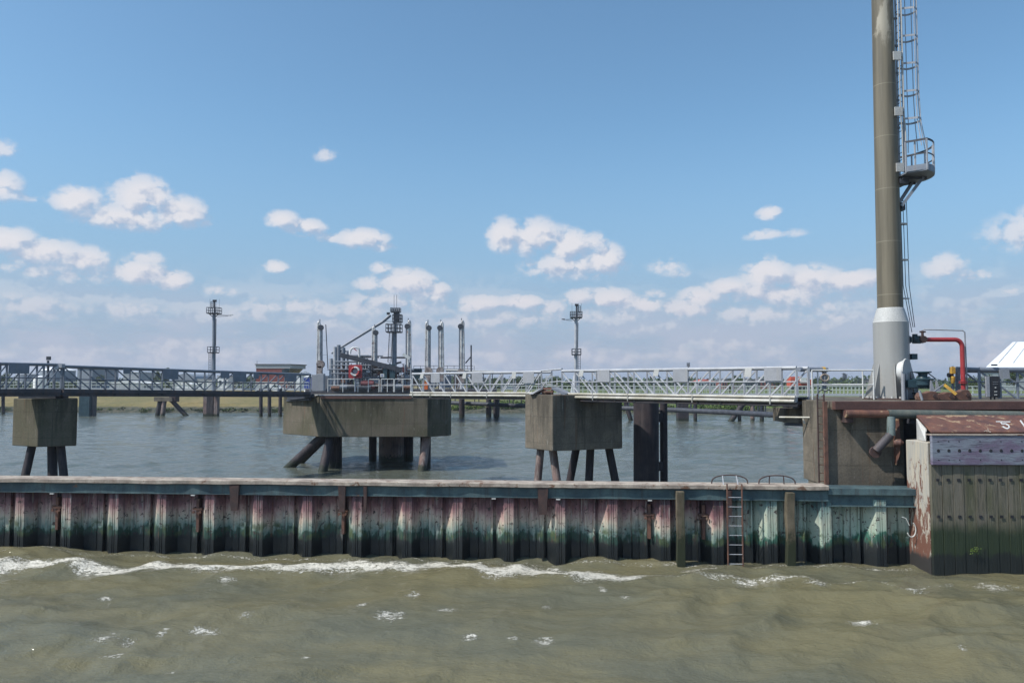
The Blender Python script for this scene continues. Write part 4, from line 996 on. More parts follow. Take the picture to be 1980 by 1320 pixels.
# caged ladder on the right side of the tower
lad = thing('cage_ladder', 'caged ladder running up the right side of the tower above the small platform', 'ladder', (tx+.65, TY, 13.9))
lx = X(1746, TY, 14)-.02-.0
lx = tx+.62
zb = 14.2; zt = 25.5
for yy in (-.21, .21):
    MB().bar((lx, TY+yy, zb-.2), (lx, TY+yy, zt), .07, .03, (0,1,0)).build('rail', M['steel_pale'], lad)
k = 0; z = zb+.1
while z < zt:
    MB().tube((lx, TY-.21, z), (lx, TY+.21, z), .013, n=6).build('rung', M['steel_dark'], lad); z += .29
cage_r = .36
hz_ = []; z = 16.45
while z < zt: hz_.append(z); z += 1.12
for z in hz_:
    rr2 = cage_r+(0.06 if z < 16.6 else 0)
    pts = [Vector((lx, TY-.24, z))]+[Vector((lx+.40-.05+rr2*math.sin(a)*1.0, TY-rr2*math.cos(a), z)) for a in np.linspace(.25, math.pi-.25, 13)]+[Vector((lx, TY+.24, z))]
    b = MB(); outs = []
    for p in pts: outs += [p+Vector((0,0,-.04)), p+Vector((0,0,.04))]
    b.add(outs, [(2*i, 2*i+2, 2*i+3, 2*i+1) for i in range(len(pts)-1)]); o = b.build('hoop', M['steel_pale'], lad)
    sdm = o.modifiers.new('s', 'SOLIDIFY'); sdm.thickness = .012
for a in np.linspace(.3, math.pi-.3, 5):
    x1, y1 = lx+.35+cage_r*math.sin(a), TY-cage_r*math.cos(a)
    xb_, yb_ = lx+.35+(cage_r+.22)*math.sin(a), TY-(cage_r+.18)*math.cos(a)
    MB().path([(xb_, yb_, 15.3), (x1+.05*math.sin(a), y1, 16.4), (x1, y1, 17.5), (x1, y1, zt)], .016, 6).build('cage_bar', M['steel_pale'], lad)
for yy, xo in ((-.27, -.1), (-.30, .02)):
    MB().path([(lx+xo, TY+yy, 14.3), (lx+xo, TY+yy, 16), (lx+xo-.04, TY+yy, 16.6), (lx+xo-.04, TY+yy, zt)], .025, 7).build('conduit', M['panel_white'], lad)
for py in (105, 215, 325):
    z = zpx(py)*1.0
    b = MB(); b.box((tx+.30, TY-.46, z), (.30, .06, .34)); b.bar((tx+.35, TY-.46, z+.08), (lx, TY-.26, z+.12), .05, .16); b.build('wall_bracket', M['panel_white'], lad)
for z in hz_: 
    MB().bar((tx+.45, TY+.1, z-.25), (lx, TY+.1, z-.25), .05, .08).build('standoff', M['steel'], lad)
# small platform under the cage
pf = thing('access_platform', 'small half round steel platform with guard rail bolted to the tower', 'platform', (tx+1, TY, 14.1))
fz = 14.15; ri = 1.5
def arc(rad, z, n=14, a0=-62, a1=58, cx=.20): return [Vector((tx+cx+rad*math.cos(R(a)), TY+rad*math.sin(R(a)), z)) for a in np.linspace(a0, a1, n)]
pl = [Vector((tx+.35, TY-.85, 0))]+arc(ri, 0)+[Vector((tx+.3, TY+.9, 0))]
MB().prism([(p.x, p.y) for p in pl], fz-.05, fz).build('floor', M['steel'], pf)
for z, wd in ((fz+.10, .22), (fz+.62, .05), (fz+1.16, .08)):
    pts = [Vector((tx+.30, TY-.88, z))]+arc(ri+.01, z)+[Vector((tx+.55, TY+.95, z))]
    b = MB(); outs = []
    for p in pts: outs += [p+Vector((0,0,-wd/2)), p+Vector((0,0,wd/2))]
    b.add(outs, [(2*i, 2*i+2, 2*i+3, 2*i+1) for i in range(len(pts)-1)]); o = b.build('toe_board' if wd > .2 else 'guard_rail', M['steel_dark' if wd < .2 else 'steel'], pf)
    q = o.modifiers.new('s', 'SOLIDIFY'); q.thickness = .02
for i, p in enumerate([Vector((tx+.32, TY-.88, 0)), Vector((tx+.62, TY-1.0, 0))]+arc(ri, 0, 6)):
    MB().bar(Vector((p.x, p.y, fz-.03)), Vector((p.x, p.y, fz+1.16)), .05, .05).build('post', M['steel_pale'], pf)
for yy in (-.42, .42):
    MB().bar((tx+.42, TY+yy*.6, 12.95), (tx+1.22, TY+yy, fz-.09), .09, .11).build('brace', M['steel'], pf)
    MB().bar((tx+.4, TY+yy, fz-.12), (tx+1.35, TY+yy, fz-.12), .07, .10).build('beam', M['steel_dark'], pf)
MB().box((tx+.50, TY, 12.95), (.16, .5, .3)).build('foot_bracket', M['steel_dark'], pf)
MB().box((tx+.5, TY-.05, fz-.22), (.35, .7, .2)).build('bracket', M['steel_dark'], pf)
# cable run below the platform
cr = thing('cable_run', 'thin vertical cables with white hoop brackets behind the tower below the platform', 'cables', (tx+.6, TY+.5, 8))
for xo in (.42, .52, .66):
    top = Vector((tx+xo+.32, TY+.45, 13.4)); bot = Vector((tx+.72+xo*.5, TY+.2, 8.2 if xo > .45 else 8.0))
    MB().path([top, Vector((tx+xo+.34, TY+.45, 9.9)), bot], .014, 5).build('cable', M['steel_dark'], cr)
for z in (12.35, 10.9, 9.35):
    MB().path([(tx+.40, TY+.1, z), (tx+.85, TY+.2, z), (tx+.98, TY+.45, z+.02), (tx+.85, TY+.65, z+.04), (tx+.3, TY+.6, z+.05)], .03, 6).build('hoop', M['white'], cr)
# red pipe, valve and thin grey pipe
rp = thing('fire_pipe', 'red water pipe running from a dark valve on the tower down to the deck', 'pipe', (X(1862, 30.6, 5.4), 30.6, DZ))
py0 = 30.6; z0 = P(1800, 656.5, py0).z
def bend(x0, z0, x1, r, zend, y):
    pts = [(x0, y, z0), (x1-r, y, z0)]+[(x1-r+r*math.sin(a), y, z0-r+r*math.cos(a)) for a in np.linspace(.2, math.pi/2, 7)]+[(x1, y, zend)]
    return pts
MB().path(bend(X(1786, py0, 7), z0, X(1861, py0, 7), .28, DZ+.1, py0), .088, 14).build('pipe', M['red'], rp)
b = MB(); xv = X(1758, py0, 7)-.05
b.tube((xv-.35, TY, z0), (xv+.12, py0, z0), .07); b.tube((xv+.05, py0, z0), (xv+.1, py0, z0), .15, n=14); b.tube((xv+.22, py0, z0), (xv+.5, py0, z0), .16, n=14); b.tube((xv+.3, py0, z0-.1), (xv+.3, py0, z0+.22), .1); b.tube((xv+.43, py0, z0-.14), (xv+.43, py0, z0+.14), .18, n=14)
vv_ = b.build('valve', M['teal_dark'], rp)
b = MB(); b.tube((xv+.52, py0-.15, z0), (xv+.52, py0-.15, z0+.34), .05); b.tube((xv+.42, py0-.15, z0+.30), (xv+.64, py0-.15, z0+.30), .035); b.lathe((xv+.52, py0-.15, z0), [(0,-.1),(.14,-.1),(.14,.06),(0,.06)], 14, 'y'); b.build('hand_wheel', M['rust_dark'], vv_)
zq = P(1860, 768, py0).z
for z in (DZ+.62, DZ+.68): MB().tube((X(1861, py0, 7), py0, z), (X(1861, py0, 7), py0, z+.03), .16, n=14).build('flange', M['red'], rp)
gp = thing('thin_pipe', 'thin grey pipe looping over the red fire pipe', 'pipe', (X(1868, py0, 5.4), py0+.1, DZ))
zz1 = P(1820, 637, py0).z
MB().path([(X(1781, py0, 8), py0-.1, z0+.34), (X(1781, py0, 8), py0-.1, zz1-.05), (X(1783.5, py0, 8), py0-.1, zz1), (X(1864, py0, 8), py0+.1, zz1-.03), (X(1868.5, py0, 8), py0+.1, zz1-.1), (X(1870, py0, 8), py0+.1, DZ)], .026, 8).build('pipe', M['steel_pale'], gp)
# round topped white drum housing by the tower
dr_ = thing('beacon_housing', 'white round topped drum housing on a grey stand beside the tower base', 'beacon', (X(1757, 29.3, 5.4), 29.3, DZ))
yc_ = 29.3; xc_ = X(1757, yc_, 6.2); zc_ = EYE+.44
ang = R(44)
def disc(b, r0, off0, off1, r1=None):
    r1 = r1 or r0; ax = Vector((math.sin(ang), -math.cos(ang), 0)); o = Vector((xc_, yc_, zc_))
    b.tube(o+ax*off0, o+ax*off1, r0, r1, n=28)
b = MB(); disc(b, .34, -.32, -.08, .45); b.build('drum', M['white'], dr_)
b = MB(); disc(b, .48, -.1, -.04); b.build('face_plate', M['panel_white'], dr_)
ax = Vector((math.sin(ang), -math.cos(ang), 0)); tg = Vector((math.cos(ang), math.sin(ang), 0)); o = Vector((xc_, yc_, 0))-ax*.07
b = MB(); b.hexa([o-tg*.50-ax*.03+Vector((0,0,DZ)), o+tg*.5-ax*.03+Vector((0,0,DZ)), o+tg*.5+ax*.03+Vector((0,0,DZ)), o-tg*.5+ax*.03+Vector((0,0,DZ)),
  o-tg*.50-ax*.025+Vector((0,0,zc_)), o+tg*.5-ax*.025+Vector((0,0,zc_)), o+tg*.5+ax*.025+Vector((0,0,zc_)), o-tg*.5+ax*.025+Vector((0,0,zc_))]); b.build('stand', M['panel'], dr_)
for k_ in (-.5, -.2): MB().bar(o+tg*k_+ax*.06+Vector((0,0,DZ)), o+tg*k_+ax*.06+Vector((0,0,zc_-.1)), .05).build('stiffener', M['panel'], dr_)
# capstan
cp = thing('capstan', 'dark teal capstan winch with a flanged drum on the dolphin deck', 'capstan', (X(1785, 29.2, 5.4), 29.2, DZ))
c = Vector((X(1785, 29.2, 5.8), 29.2, 0)); z = lambda py: P(1785, py, 29.2).z
MB().lathe((c.x, c.y, 0), [(0, z(718)), (.30, z(718)), (.30, z(720)), (.17, z(722)), (.15, z(727)), (.20, z(731)), (.42, z(732)), (.42, z(734)), (0, z(734))], 24).build('drum', M['teal_dark'], cp)
MB().lathe((c.x-.05, c.y, 0), [(.36, z(734)), (.36, z(744)), (.26, z(750)), (0, z(750))], 20).build('gear_housing', M['teal_dark'], cp)
MB().box((c.x-.42, c.y, z(742)), (.5, .4, .30)).build('motor', M['teal_dark'], cp, bevel=.03)
MB().bar((c.x-.46, c.y, z(719)), (c.x+.2, c.y, z(719)), .03).build('guard', M['steel_dark'], cp); MB().bar((c.x-.46, c.y, z(719)), (c.x-.46, c.y, z(733)), .035).build('guard', M['steel_dark'], cp)
MB().bar((c.x+.2, c.y, z(721)), (c.x+.48, c.y, z(732)), .03).build('guard', M['steel_dark'], cp)
for k_ in (.06, .27):
    MB().plate([(c.x+k_, c.y-.42, z(735)), (c.x+k_+.03, c.y-.42, z(735)), (c.x+k_+.16, c.y-.45, z(757)), (c.x+k_-.04, c.y-.45, z(757))], (0, .04, 0)).build('stiffener', M['panel'], cp)
MB().box((c.x+.06, c.y, DZ+.12), (.5, .5, .24)).build('pedestal', M['steel_dark'], cp)
MB().box((c.x+.1, c.y-.1, z(760)), (.85, .6, .05)).build('base_plate', M['steel_dark'], cp)
# quick release hooks
hk = thing('mooring_hooks', 'row of three rusty quick release mooring hooks on the deck edge', 'mooring hooks', (X(1825, 28.2, 5.4), 28.2, DZ))
for i, (pa, pb, zt_) in enumerate(((1776, 1818, 755), (1812, 1848, 757), (1845, 1880, 752))):
    y = 28.3+i*.15; xa, xb2 = X(pa, y, 5.5), X(pb, y, 5.5); w = xb2-xa; h = (772-zt_)*y/1500+.02
    pts = [(xa, y, DZ), (xb2, y, DZ), (xb2+.02, y, DZ+h*.5), (xb2-w*.15, y, DZ+h*.95), (xa+w*.55, y, DZ+h), (xa+w*.3, y, DZ+h*.8), (xa+w*.08, y, DZ+h*.85), (xa-.04, y, DZ+h*.4)]
    hh_ = MB().plate([(a_*.93+(xa+xb2)/2*.07, b_, c_) for a_, b_, c_ in pts], (0, .3, 0)).build('hook', M['rust'], hk, bevel=.025)
    MB().lathe((xa+w*.72, y-.03, DZ+h*.5), [(0,-.02),(.06,-.02),(.06,.05),(0,.05)], 12, 'y').build('pivot_pin', M['rust_dark'], hh_)
MB().bar((X(1826, 28.6, 5.6), 28.6, DZ+.58), (X(1846, 28.5, 5.6), 28.4, DZ+.22), .07, .1).build('release_lever', M['yellow'], hk)
MB().bar((X(1826, 28.6, 5.6), 28.6, DZ+.58), (X(1805, 28.5, 5.6), 28.5, DZ+.30), .03, .05).build('release_lever', M['panel'], hk)
MB().tube((X(1780, 28.2, 5.6), 28.1, DZ+.02), (X(1775, 28.2, 5.6), 28.1, DZ+.36), .045).build('stop_bar', M['panel'], hk)
# yellow sounder / lamp on the right walkway end
ly = thing('warning_lamp', 'yellow cylindrical lamp housing on the end post of the right walkway', 'lamp', P(1842, 772, 30.9))
MB().box(P(1841.5, 716, 30.85), (.17, .18, .28)).build('housing', M['yellow'], ly, bevel=.02)
c = P(1842, 735, 30.85); MB().lathe(c, [(0,-.12),(.06,-.12),(.08,-.04),(.10,.12),(.09,.16),(0,.16)], 16).build('bell', M['yellow'], ly)
MB().tube(P(1833, 725, 30.9), P(1840, 725, 30.9), .09, n=12).build('connector', M['black'], ly); MB().tube(P(1842, 772, 30.95), P(1842, 708, 30.95), .045).build('post', M['steel'], ly)
# intercom / control box
cx = thing('control_box', 'black control box with small dials on a post at the right walkway', 'control box', P(1918, 772, 29.6))
c = P(1919, 747.5, 29.6); hg_ = MB().box(c, (.44, .26, .80)).build('housing', M['black'], cx, bevel=.02)
MB().box(P(1909.5, 747, 29.48), (.13, .06, .78)).build('side_cover', M['panel'], cx)
for dz_ in (.18, .10): MB().box((c.x+.03, c.y-.14, c.z+dz_), (.2, .012, .012)).build('label_line', M['panel'], hg_)
MB().box((c.x+.03, c.y-.14, c.z-.03), (.05, .012, .05)).build('button', M['panel_white'], hg_)
for dz_ in (-.18, -.30): MB().box((c.x+.03, c.y-.14, c.z+dz_), (.10, .012, .04)).build('name_plate', M['panel_white'], hg_)
MB().tube(P(1916, 772, 29.6), P(1916, 764, 29.6), .03).build('post', M['black'], cx); MB().tube(P(1923, 772, 29.6), P(1923, 764, 29.6), .03).build('post', M['black'], cx)

# dark twin mooring pile behind the wall
tp = thing('twin_mooring_pile', 'pair of blackish tubular steel piles with a narrow slit between, under the right walkway', 'pile', (X(1255, 40, 2), 40, 0))
MB().tube(Q(1249.5, 40, -2), Q(1249.5, 40, 5.0), .645, n=30).build('pile', M['pile'], tp); MB().tube(Q(1284.5, 40.6, -2), Q(1283, 40.6, 5.0), .2, n=16).build('pile', M['pile'], tp)
for z in (4.2, 1.7): MB().bar(Q(1262, 40.1, z), Q(1284, 40.6, z), .2, .45).build('clamp', M['pile'], tp)
# ------------------------------------------------------------------ far jetty
JY = 122
def far_pile(px, r, Y, z1, label, mt='pile', pxb=None, z0=-2):
    o = MB().tube(Q(pxb or px, Y, z0), Q(px, Y, z1), r, n=14).build('jetty_pile', M[mt]); tag(o, label, 'pile', 'far jetty piles')
    return o
# loading platform
lpz = 5.0
lo = thing('loading_platform', 'far loading jetty platform crowded with pipework behind the octagonal platform', 'jetty', Q(760, JY, lpz))
MB().prism([(X(590, JY-4, 5), JY-4), (X(960, JY-4, 5), JY-4), (X(960, JY+12, 5), JY+12), (X(590, JY+12, 5), JY+12)], lpz-.9, lpz).build('deck', M['beam_dark'], lo)
for px in range(600, 870, 24): MB().tube(Q(px, JY-1, -2), Q(px, JY-1, lpz-.9), .4, n=10).build('pile', M['pile'], lo)
# pipe manifold
M['wine'] = wmat('dark_red_paint', (.13,.03,.035), (.09,.025,.03), 2, rough=.5)
rr = random.Random(21)
mf = thing('pipe_manifold', 'dense manifold of grey pipes, valves and frames on the far loading platform', 'pipework', Q(700, JY, lpz))
for i in range(16):
    z = 5.4+rr.random()*5.2; a = rr.uniform(640, 740); b2 = a+rr.uniform(30, 90); y = JY+rr.uniform(-2, 3)
    m_ = rr.choice(['steel', 'steel', 'steel_dark', 'steel_dark', 'steel_pale', 'steel_dark'])
    MB().tube(Q(a, y, z), Q(min(b2, 800), y, z), rr.uniform(.07, .2), n=8).build('pipe', M[m_], mf)
for i in range(70):
    px = rr.uniform(640, 795); z = 5.6+rr.random()*(4.9 if px < 720 else 3.6); y = JY+rr.uniform(-2.5, 3)
    MB().tube(Q(px, y, 5), Q(px, y, z), rr.uniform(.06, .18), n=7).build('riser', M[rr.choice(['steel', 'steel_pale', 'steel_dark', 'steel_dark', 'steel'])], mf)
for i in range(64):
    px = rr.uniform(640, 800); z = 5.3+rr.random()*3.2; y = JY+rr.uniform(-2.5, 2); s_ = rr.uniform(.3, .8)
    b = MB(); b.box(Q(px, y, z), (s_, s_, s_*rr.uniform(.5, 1.2))); b.tube(Q(px, y, z), Q(px, y, z+s_), .08, n=6); b.lathe(Q(px, y, z+s_), [(0,0),(.25,0),(.25,.06),(0,.06)], 8); b.build('valve', M[rr.choice(['steel_dark', 'rust', 'steel', 'rust_dark', 'steel_pale', 'wine', 'steel'])], mf)
for (px, zt_) in ((640, 9.8), (648, 11.6), (655, 11.9), (664, 11.5), (666, 11.3), (672, 11.0), (690, 10.4), (700, 10.2), (710, 9.8), (716, 9.6), (727, 9.4), (737, 9.0), (747, 8.6)):
    MB().tube(Q(px, JY-1, 5), Q(px, JY-1, zt_), .16 if px > 665 else .3, n=8).build('riser', M['steel' if px > 650 else 'steel_pale'], mf)
b = MB(); b.bar(P(658, 686, JY-3.2), P(776, 715, JY-3.2), .9, .72); b.build('pipe_bridge', M['steel_dark'], mf)
b = MB(); b.bar(P(660, 681, JY-1), P(660, 676, JY-1), .15); b.path([P(656, 680, JY-1), P(656, 678.5, JY-1), P(673, 679.5, JY-1), P(673, 690, JY-1)], .12, 6); b.build('frame', M['steel_dark'], mf)
MB().path([P(677, 684, JY-2), P(678, 676, JY-2), P(682, 672.5, JY-2), P(690, 672, JY-2), P(694, 674, JY-2), P(695, 680, JY-2), P(694.5, 703, JY-2)], .15, 10).build('bent_pipe', M['white'], mf)
b = MB(); b.bar(P(684, 673.5, JY-2.2), P(690, 678, JY-2.2), .12); b.build('lever', M['red'], mf)
MB().box(P(757, 718, JY-3), (1.2, 1, 2.2)).build('equipment_box', M['teal_dark'], mf); MB().box(P(748, 722, JY-3), (1.0, 1, 1.7)).build('equipment_box', M['teal_dark'], mf)
for (x0, x1, py) in ((633, 800, 714), (760, 800, 715.5), (640, 735, 706), (640, 720, 722), (700, 800, 730)): MB().tube(P(x0, py, JY-2), P(x1, py, JY-2), .1).build('pipe', M['steel'], mf)
for (px, py, m_, s_) in ((712, 742, 'wine', 1.4), (718, 748, 'wine', 1.0), (706, 749, 'steel_dark', 1.5), (683, 748, 'steel_dark', 1.1), (668, 748, 'steel', 1.0), (755, 746, 'steel_dark', 1.2), (770, 747, 'steel', 1.0), (786, 749, 'rust', .9), (742, 750, 'steel_dark', 1.0), (650, 750, 'rust', .9), (696, 750, 'wine', .8), (731, 746, 'rust_dark', 1.0)):
    b = MB(); c = P(px, py, JY-4); b.box(c, (s_, 1, s_*.8)); b.tube(c-Vector((s_*.7, .6, 0)), c+Vector((s_*.7, -.6, 0)), s_*.3, n=12); b.build('pump', M[m_ if m_ != 'leaf' else 'steel'], mf)

dr = thing('orange_drum', 'orange hazard container standing behind the left end of the middle walkway span', 'container', P(823, 752, JY))
c = P(823, 745, JY-3); MB().box(c, (.75, .7, 1.3)).build('body', M['orange'], dr, bevel=.05); MB().box(c+Vector((0, 0, .72)), (.85, .8, .12)).build('lid', M['yellow'], dr)
fr = thing('handrail', 'thin dark railing along the far loading platform behind the loading arms', 'railing', P(860, 752, JY+6))
for py in (707, 713): MB().bar(P(800, py, JY+6), P(915, py, JY+6), .07).build('top_rail' if py == 707 else 'mid_rail', M['steel_dark'], fr)
for px in range(800, 920, 13): MB().bar(P(px, 752, JY+6), P(px, 707, JY+6), .06).build('post', M['steel_dark'], fr)
pk = thing('pipe_rack', 'pale insulated pipes on a rack behind the right loading arms', 'pipework', P(880, 752, JY+5))
for (a, b_, py, r_) in ((862, 905, 716, .22), (905, 955, 717.5, .18), (805, 850, 721, .2)): MB().tube(P(a, py, JY+5), P(b_, py+.5, JY+5), r_, n=10).build('pipe', M['panel_white'], pk)
for px in (808, 830, 848, 870, 890, 912, 935, 952): MB().bar(P(px, 752, JY+5), P(px, 716, JY+5), .14).build('post', M['steel_dark'], pk)
for (px, py, w_, h_) in ((806, 722, 1.6, 1.6), (835, 735, 1.4, 2.4), (862, 738, 1.8, 2.0), (885, 736, 1.2, 2.4)): MB().box(P(px, py, JY+4), (w_, 1, h_)).build('equipment_box', M['teal_dark' if px < 830 else 'rust_dark' if px == 885 else 'steel'], pk)
# marine loading arms
def arm(px, ptop, pbase, lab, variant=0):
    y = JY-1.5; t = thing('marine_loader', lab, 'loading arm', P(px, pbase, y), 'folded marine loading arms')
    m1 = M['arm']; q = lambda dx, py: P(px+dx, py, y)
    d = -1 if variant else 1
    MB().tube(q(0, 752), q(0, pbase-6), .34, n=12).build('riser', M['steel_pale'], t)
    b = MB(); b.box(q(0, pbase-6), (.8, .8, 1.3)); b.tube(q(-4.5, pbase-12), q(4.5, pbase-12), .28, n=10); b.lathe(q(2*d, pbase-18), [(0,-.4),(.6,-.4),(.6,.4),(0,.4)], 12, 'y'); b.build('swivel_joint', M['rust_light'], t)
    MB().tube(q(-4.6*d, pbase-14), q(-3.4*d, ptop+10), .13, n=10).build('outboard_arm', m1, t)
    MB().tube(q(0.6*d, pbase-14), q(0.4*d, ptop+8), .21, n=10).build('inboard_arm', m1, t)
    MB().tube(q(4.6*d, pbase-14), q(4.6*d, ptop+16), .11, n=8).build('counterweight_arm', M['steel'], t)
    pts = [q(-3.4*d, ptop+12)]+[P(px-1.5*d-1.9*d*math.cos(a), ptop+9-7*math.sin(a), y) for a in np.linspace(.3, math.pi-.3, 6)]+[q(.4*d, ptop+12)]
    MB().path(pts, .15, 8).build('apex_bend', m1, t)
    b = MB(); b.tube(q(.6*d, ptop+6), q(.6*d, ptop-3), .06, n=6); b.lathe(q(2.5*d, ptop+13), [(0,-.25),(.42,-.25),(.42,.25),(0,.25)], 12, 'y'); b.build('sheave', M['steel_dark'], t)
    for py in np.linspace(ptop+30, pbase-25, 4): MB().bar(q(-3*d, py), q(4.6*d, py), .12).build('clamp', M['steel_dark'], t)
    MB().bar(q(4.5*d, pbase-2), q(12*d if variant == 0 else 8*d, pbase+12), .15).build('stay', M['steel_pale'], t)
    MB().tube(q(-4.6*d, ptop+6), q(-5.0*d, pbase-10), .03, n=5).build('cable', M['steel_dark'], t)
    return t
M['arm'] = wmat('bare_arm_metal', (.62,.60,.58), (.38,.36,.36), 1.2, spots=(.25,.18,.15), spot_thr=.60, spot_scale=1.5, rough=.35, metal=.3)
M['rust_light'] = wmat('mottled_swivel', (.34,.29,.27), (.16,.12,.11), 2.5, spots=(.5,.47,.45), spot_thr=.6, rough=.6)
arm(618, 620, 722, 'folded loading arm farthest left, beside the grey control cabinets')
arm(724, 630, 732, 'shorter folded loading arm left of the lattice ladder tower', 0)
arm(790, 618, 735, 'folded loading arm just right of the dark lookout tower', 1)
arm(827, 621, 735, 'folded loading arm third from the right with rusty joints')
arm(853, 621, 735, 'slender white folded loading arm second from the right', 1)
arm(893, 618, 738, 'stout folded loading arm farthest right with a braced post beside it', 1)
st_ = thing('braced_post', 'dark thin post with a diagonal brace right of the last loading arm', 'post', P(911, 750, JY))
MB().tube(P(911, 752, JY), P(911, 667, JY), .12).build('post', M['steel_dark'], st_); MB().bar(P(900, 702, JY), P(911, 689, JY), .18).build('brace', M['steel_dark'], st_)
st_ = thing('davit_pole', 'thin leaning wire pole beside the leftmost loading arm', 'pole', P(633, 750, JY))
MB().path([P(629, 628, JY), P(630, 628, JY), P(634, 712, JY)], .07, 6).build('pole', M['steel_dark'], st_)
for py in (658, 686): MB().bar(P(622, py, JY), P(632, py, JY), .04).build('stay', M['steel'], st_)
# slanting crane boom
cr = thing('crane_boom', 'long thin slanting crane boom rising to the lookout tower', 'crane', P(658, 684, JY+2))
MB().tube(P(641, 683, JY+2), P(740, 622, JY+2), .16, .24).build('boom', M['steel'], cr); MB().tube(P(740, 622, JY+2), P(755, 609, JY+2), .26).build('boom_tip', M['steel'], cr)
MB().tube(P(642, 682, JY+2), P(740, 620.5, JY+2), .07).build('boom_stay', M['panel_white'], cr)
MB().box(P(751, 606, JY+2), (.5, .4, .35)).build('head', M['black'], cr); MB().bar(P(741, 621, JY+2), P(758, 621.5, JY+2), .08).build('tie', M['panel_white'], cr)
MB().tube(P(657, 700, JY+2), P(657, 672, JY+2), .15).build('mast', M['steel_dark'], cr)

def lattice_ladder(b, x0, x1, py0, py1, y, n, r=.04):
    b.bar(P(x0[0], py0, y), P(x0[1], py1, y), r*1.6); b.bar(P(x1[0], py0, y), P(x1[1], py1, y), r*1.6)
    for k in range(n):
        f = k/(n-1); py = py0+(py1-py0)*f
        b.bar(P(x0[0]+(x0[1]-x0[0])*f, py, y), P(x1[0]+(x1[1]-x1[0])*f, py, y), r)
def basket(t, px0, px1, ptop, pbot, y, r_, mat='steel_dark', n=6):
    w = (px1-px0)/1500*y; c = P((px0+px1)/2, pbot, y)
    MB().box(c, (w, w*.9, .18)).build('floor', M[mat], t)
    z1 = P(0, ptop, y).z
    b = MB()
    cs = [(-w/2, -w*.45), (w/2, -w*.45), (w/2, w*.45), (-w/2, w*.45)]
    for z in (z1, (z1+c.z)/2):
        for i in range(4):
            p0, p1 = cs[i], cs[(i+1) % 4]; b.bar((c.x+p0[0], c.y+p0[1], z), (c.x+p1[0], c.y+p1[1], z), r_)
    for i in range(n):
        fx = -w/2+w*i/(n-1)
        for yy in (-w*.45, w*.45): b.bar((c.x+fx, c.y+yy, c.z), (c.x+fx, c.y+yy, z1), r_)
    b.build('guard_rail', M[mat], t)
# lookout tower (dark) on the platform
lt = thing('lookout_tower', 'dark steel lookout tower with two railed baskets and a side ladder among the loading arms', 'tower', P(763, 750, JY+1))
y = JY+1
MB().tube(P(762, 752, y), P(763, 625, y), .42, .36, n=14).build('mast', M['steel'], lt)
basket(lt, 748, 776, 627, 642, y, .1); basket(lt, 760, 777, 609, 623, y, .1); basket(lt, 756, 774, 596, 603, y, .08)
MB().box(P(767, 613, y), (.9, .8, 1.3)).build('cabin', M['steel_dark'], lt)
b = MB(); lattice_ladder(b, (753, 750), (759, 756), 642, 700, y-.5, 16, .06); b.build('ladder', M['steel_dark'], lt)
for px in (762, 767): MB().tube(P(px, 597, y), P(px, 570, y), .03, n=5).build('aerial', M['steel_dark'], lt)
MB().bar(P(764, 703, y), P(776, 700, y), .3).build('bracket', M['steel_dark'], lt)

# two light masts
def light_mast(px, ptop, arm_px, lab, pbase, y, dirn, bigr=.34, mat='steel'):
    t = thing('light_mast', lab, 'mast', P(px, pbase, y), 'tall navigation light masts')
    MB().tube(P(px, pbase, y), P(px+1.0, ptop+24, y), bigr, bigr*.85, n=14).build('pole', M[mat], t)
    basket(t, px-10, px+12, ptop+15, ptop+26, y, .08, 'steel_dark', 7)
    for k_ in (-8, 9): MB().bar(P(px+1, ptop+35, y), P(px+k_, ptop+27, y), .12).build('brace', M['steel_dark'], t)
    MB().tube(P(px+2, ptop+26, y), P(px+2, ptop, y), .16, n=8).build('top_post', M['steel_dark'], t)
    b = MB(); sgn = -1 if dirn > 0 else 1; lattice_ladder(b, (px+sgn*5, px+sgn*5), (px+sgn*9 if sgn > 0 else px-1, px+sgn*9 if sgn > 0 else px-1), ptop+3, ptop+15, y, 4, .07); b.build('top_cage', M['steel_dark'], t)
    MB().box(P(px+2, ptop+1.5, y), (.6, .4, .35)).build('lantern', M['black'], t)
    b = MB(); b.bar(P(px+dirn*6, ptop+29, y), P(arm_px, ptop+30, y), .09); b.bar(P(px+dirn*6, ptop+32, y), P(arm_px-dirn*6, ptop+31, y), .06); b.build('arm', M['steel_dark'], t)
    MB().box(P(arm_px, ptop+29, y), (.55, .3, .14)).build('lamp_head', M['white' if dirn > 0 else 'steel_dark'], t)
    m2 = (pbase+ptop)/2+20
    basket(t, px-9 if dirn > 0 else px-7, px+8 if dirn > 0 else px+10, m2-24-8+10, m2-14-8+10+1, y, .08, 'steel_dark', 4)
    b = MB(); s_ = -1 if dirn > 0 else 1; lattice_ladder(b, (px+s_*5, px+s_*5), (px+s_*9, px+s_*9), m2-12, 735, y-.3, 12, .05); b.build('ladder', M['steel_dark'], t)
    b = MB(); s_ = 1; lattice_ladder(b, (px+s_*3.5, px+s_*2.5), (px+s_*5.2, px+s_*4.4), ptop+36, m2-24, y-.3, 16, .04); b.build('ladder', M['steel_dark'], t)
    for k_ in (-7, 6, 11): MB().tube(P(px+k_, ptop+14, y), P(px+k_, ptop-2, y), .02, n=4).build('aerial', M['steel_dark'], t)
    return t
light_mast(413, 580, 447, 'tall grey light mast with its lamp arm to the right, behind the left walkway', 765, 140, 1)
light_mast(1113, 588, 1089, 'tall pale light mast with its lamp arm to the left, behind the right walkway', 765, 135, -1, .33, 'steel_pale')
MB().tube(P(1112, 765, 135), P(1113, 725, 135), .95, .36, n=16).build('mast_foot', M['steel_pale'])
tag(bpy.data.objects['mast_foot'], 'pale conical foot of the right light mast', 'mast foot')

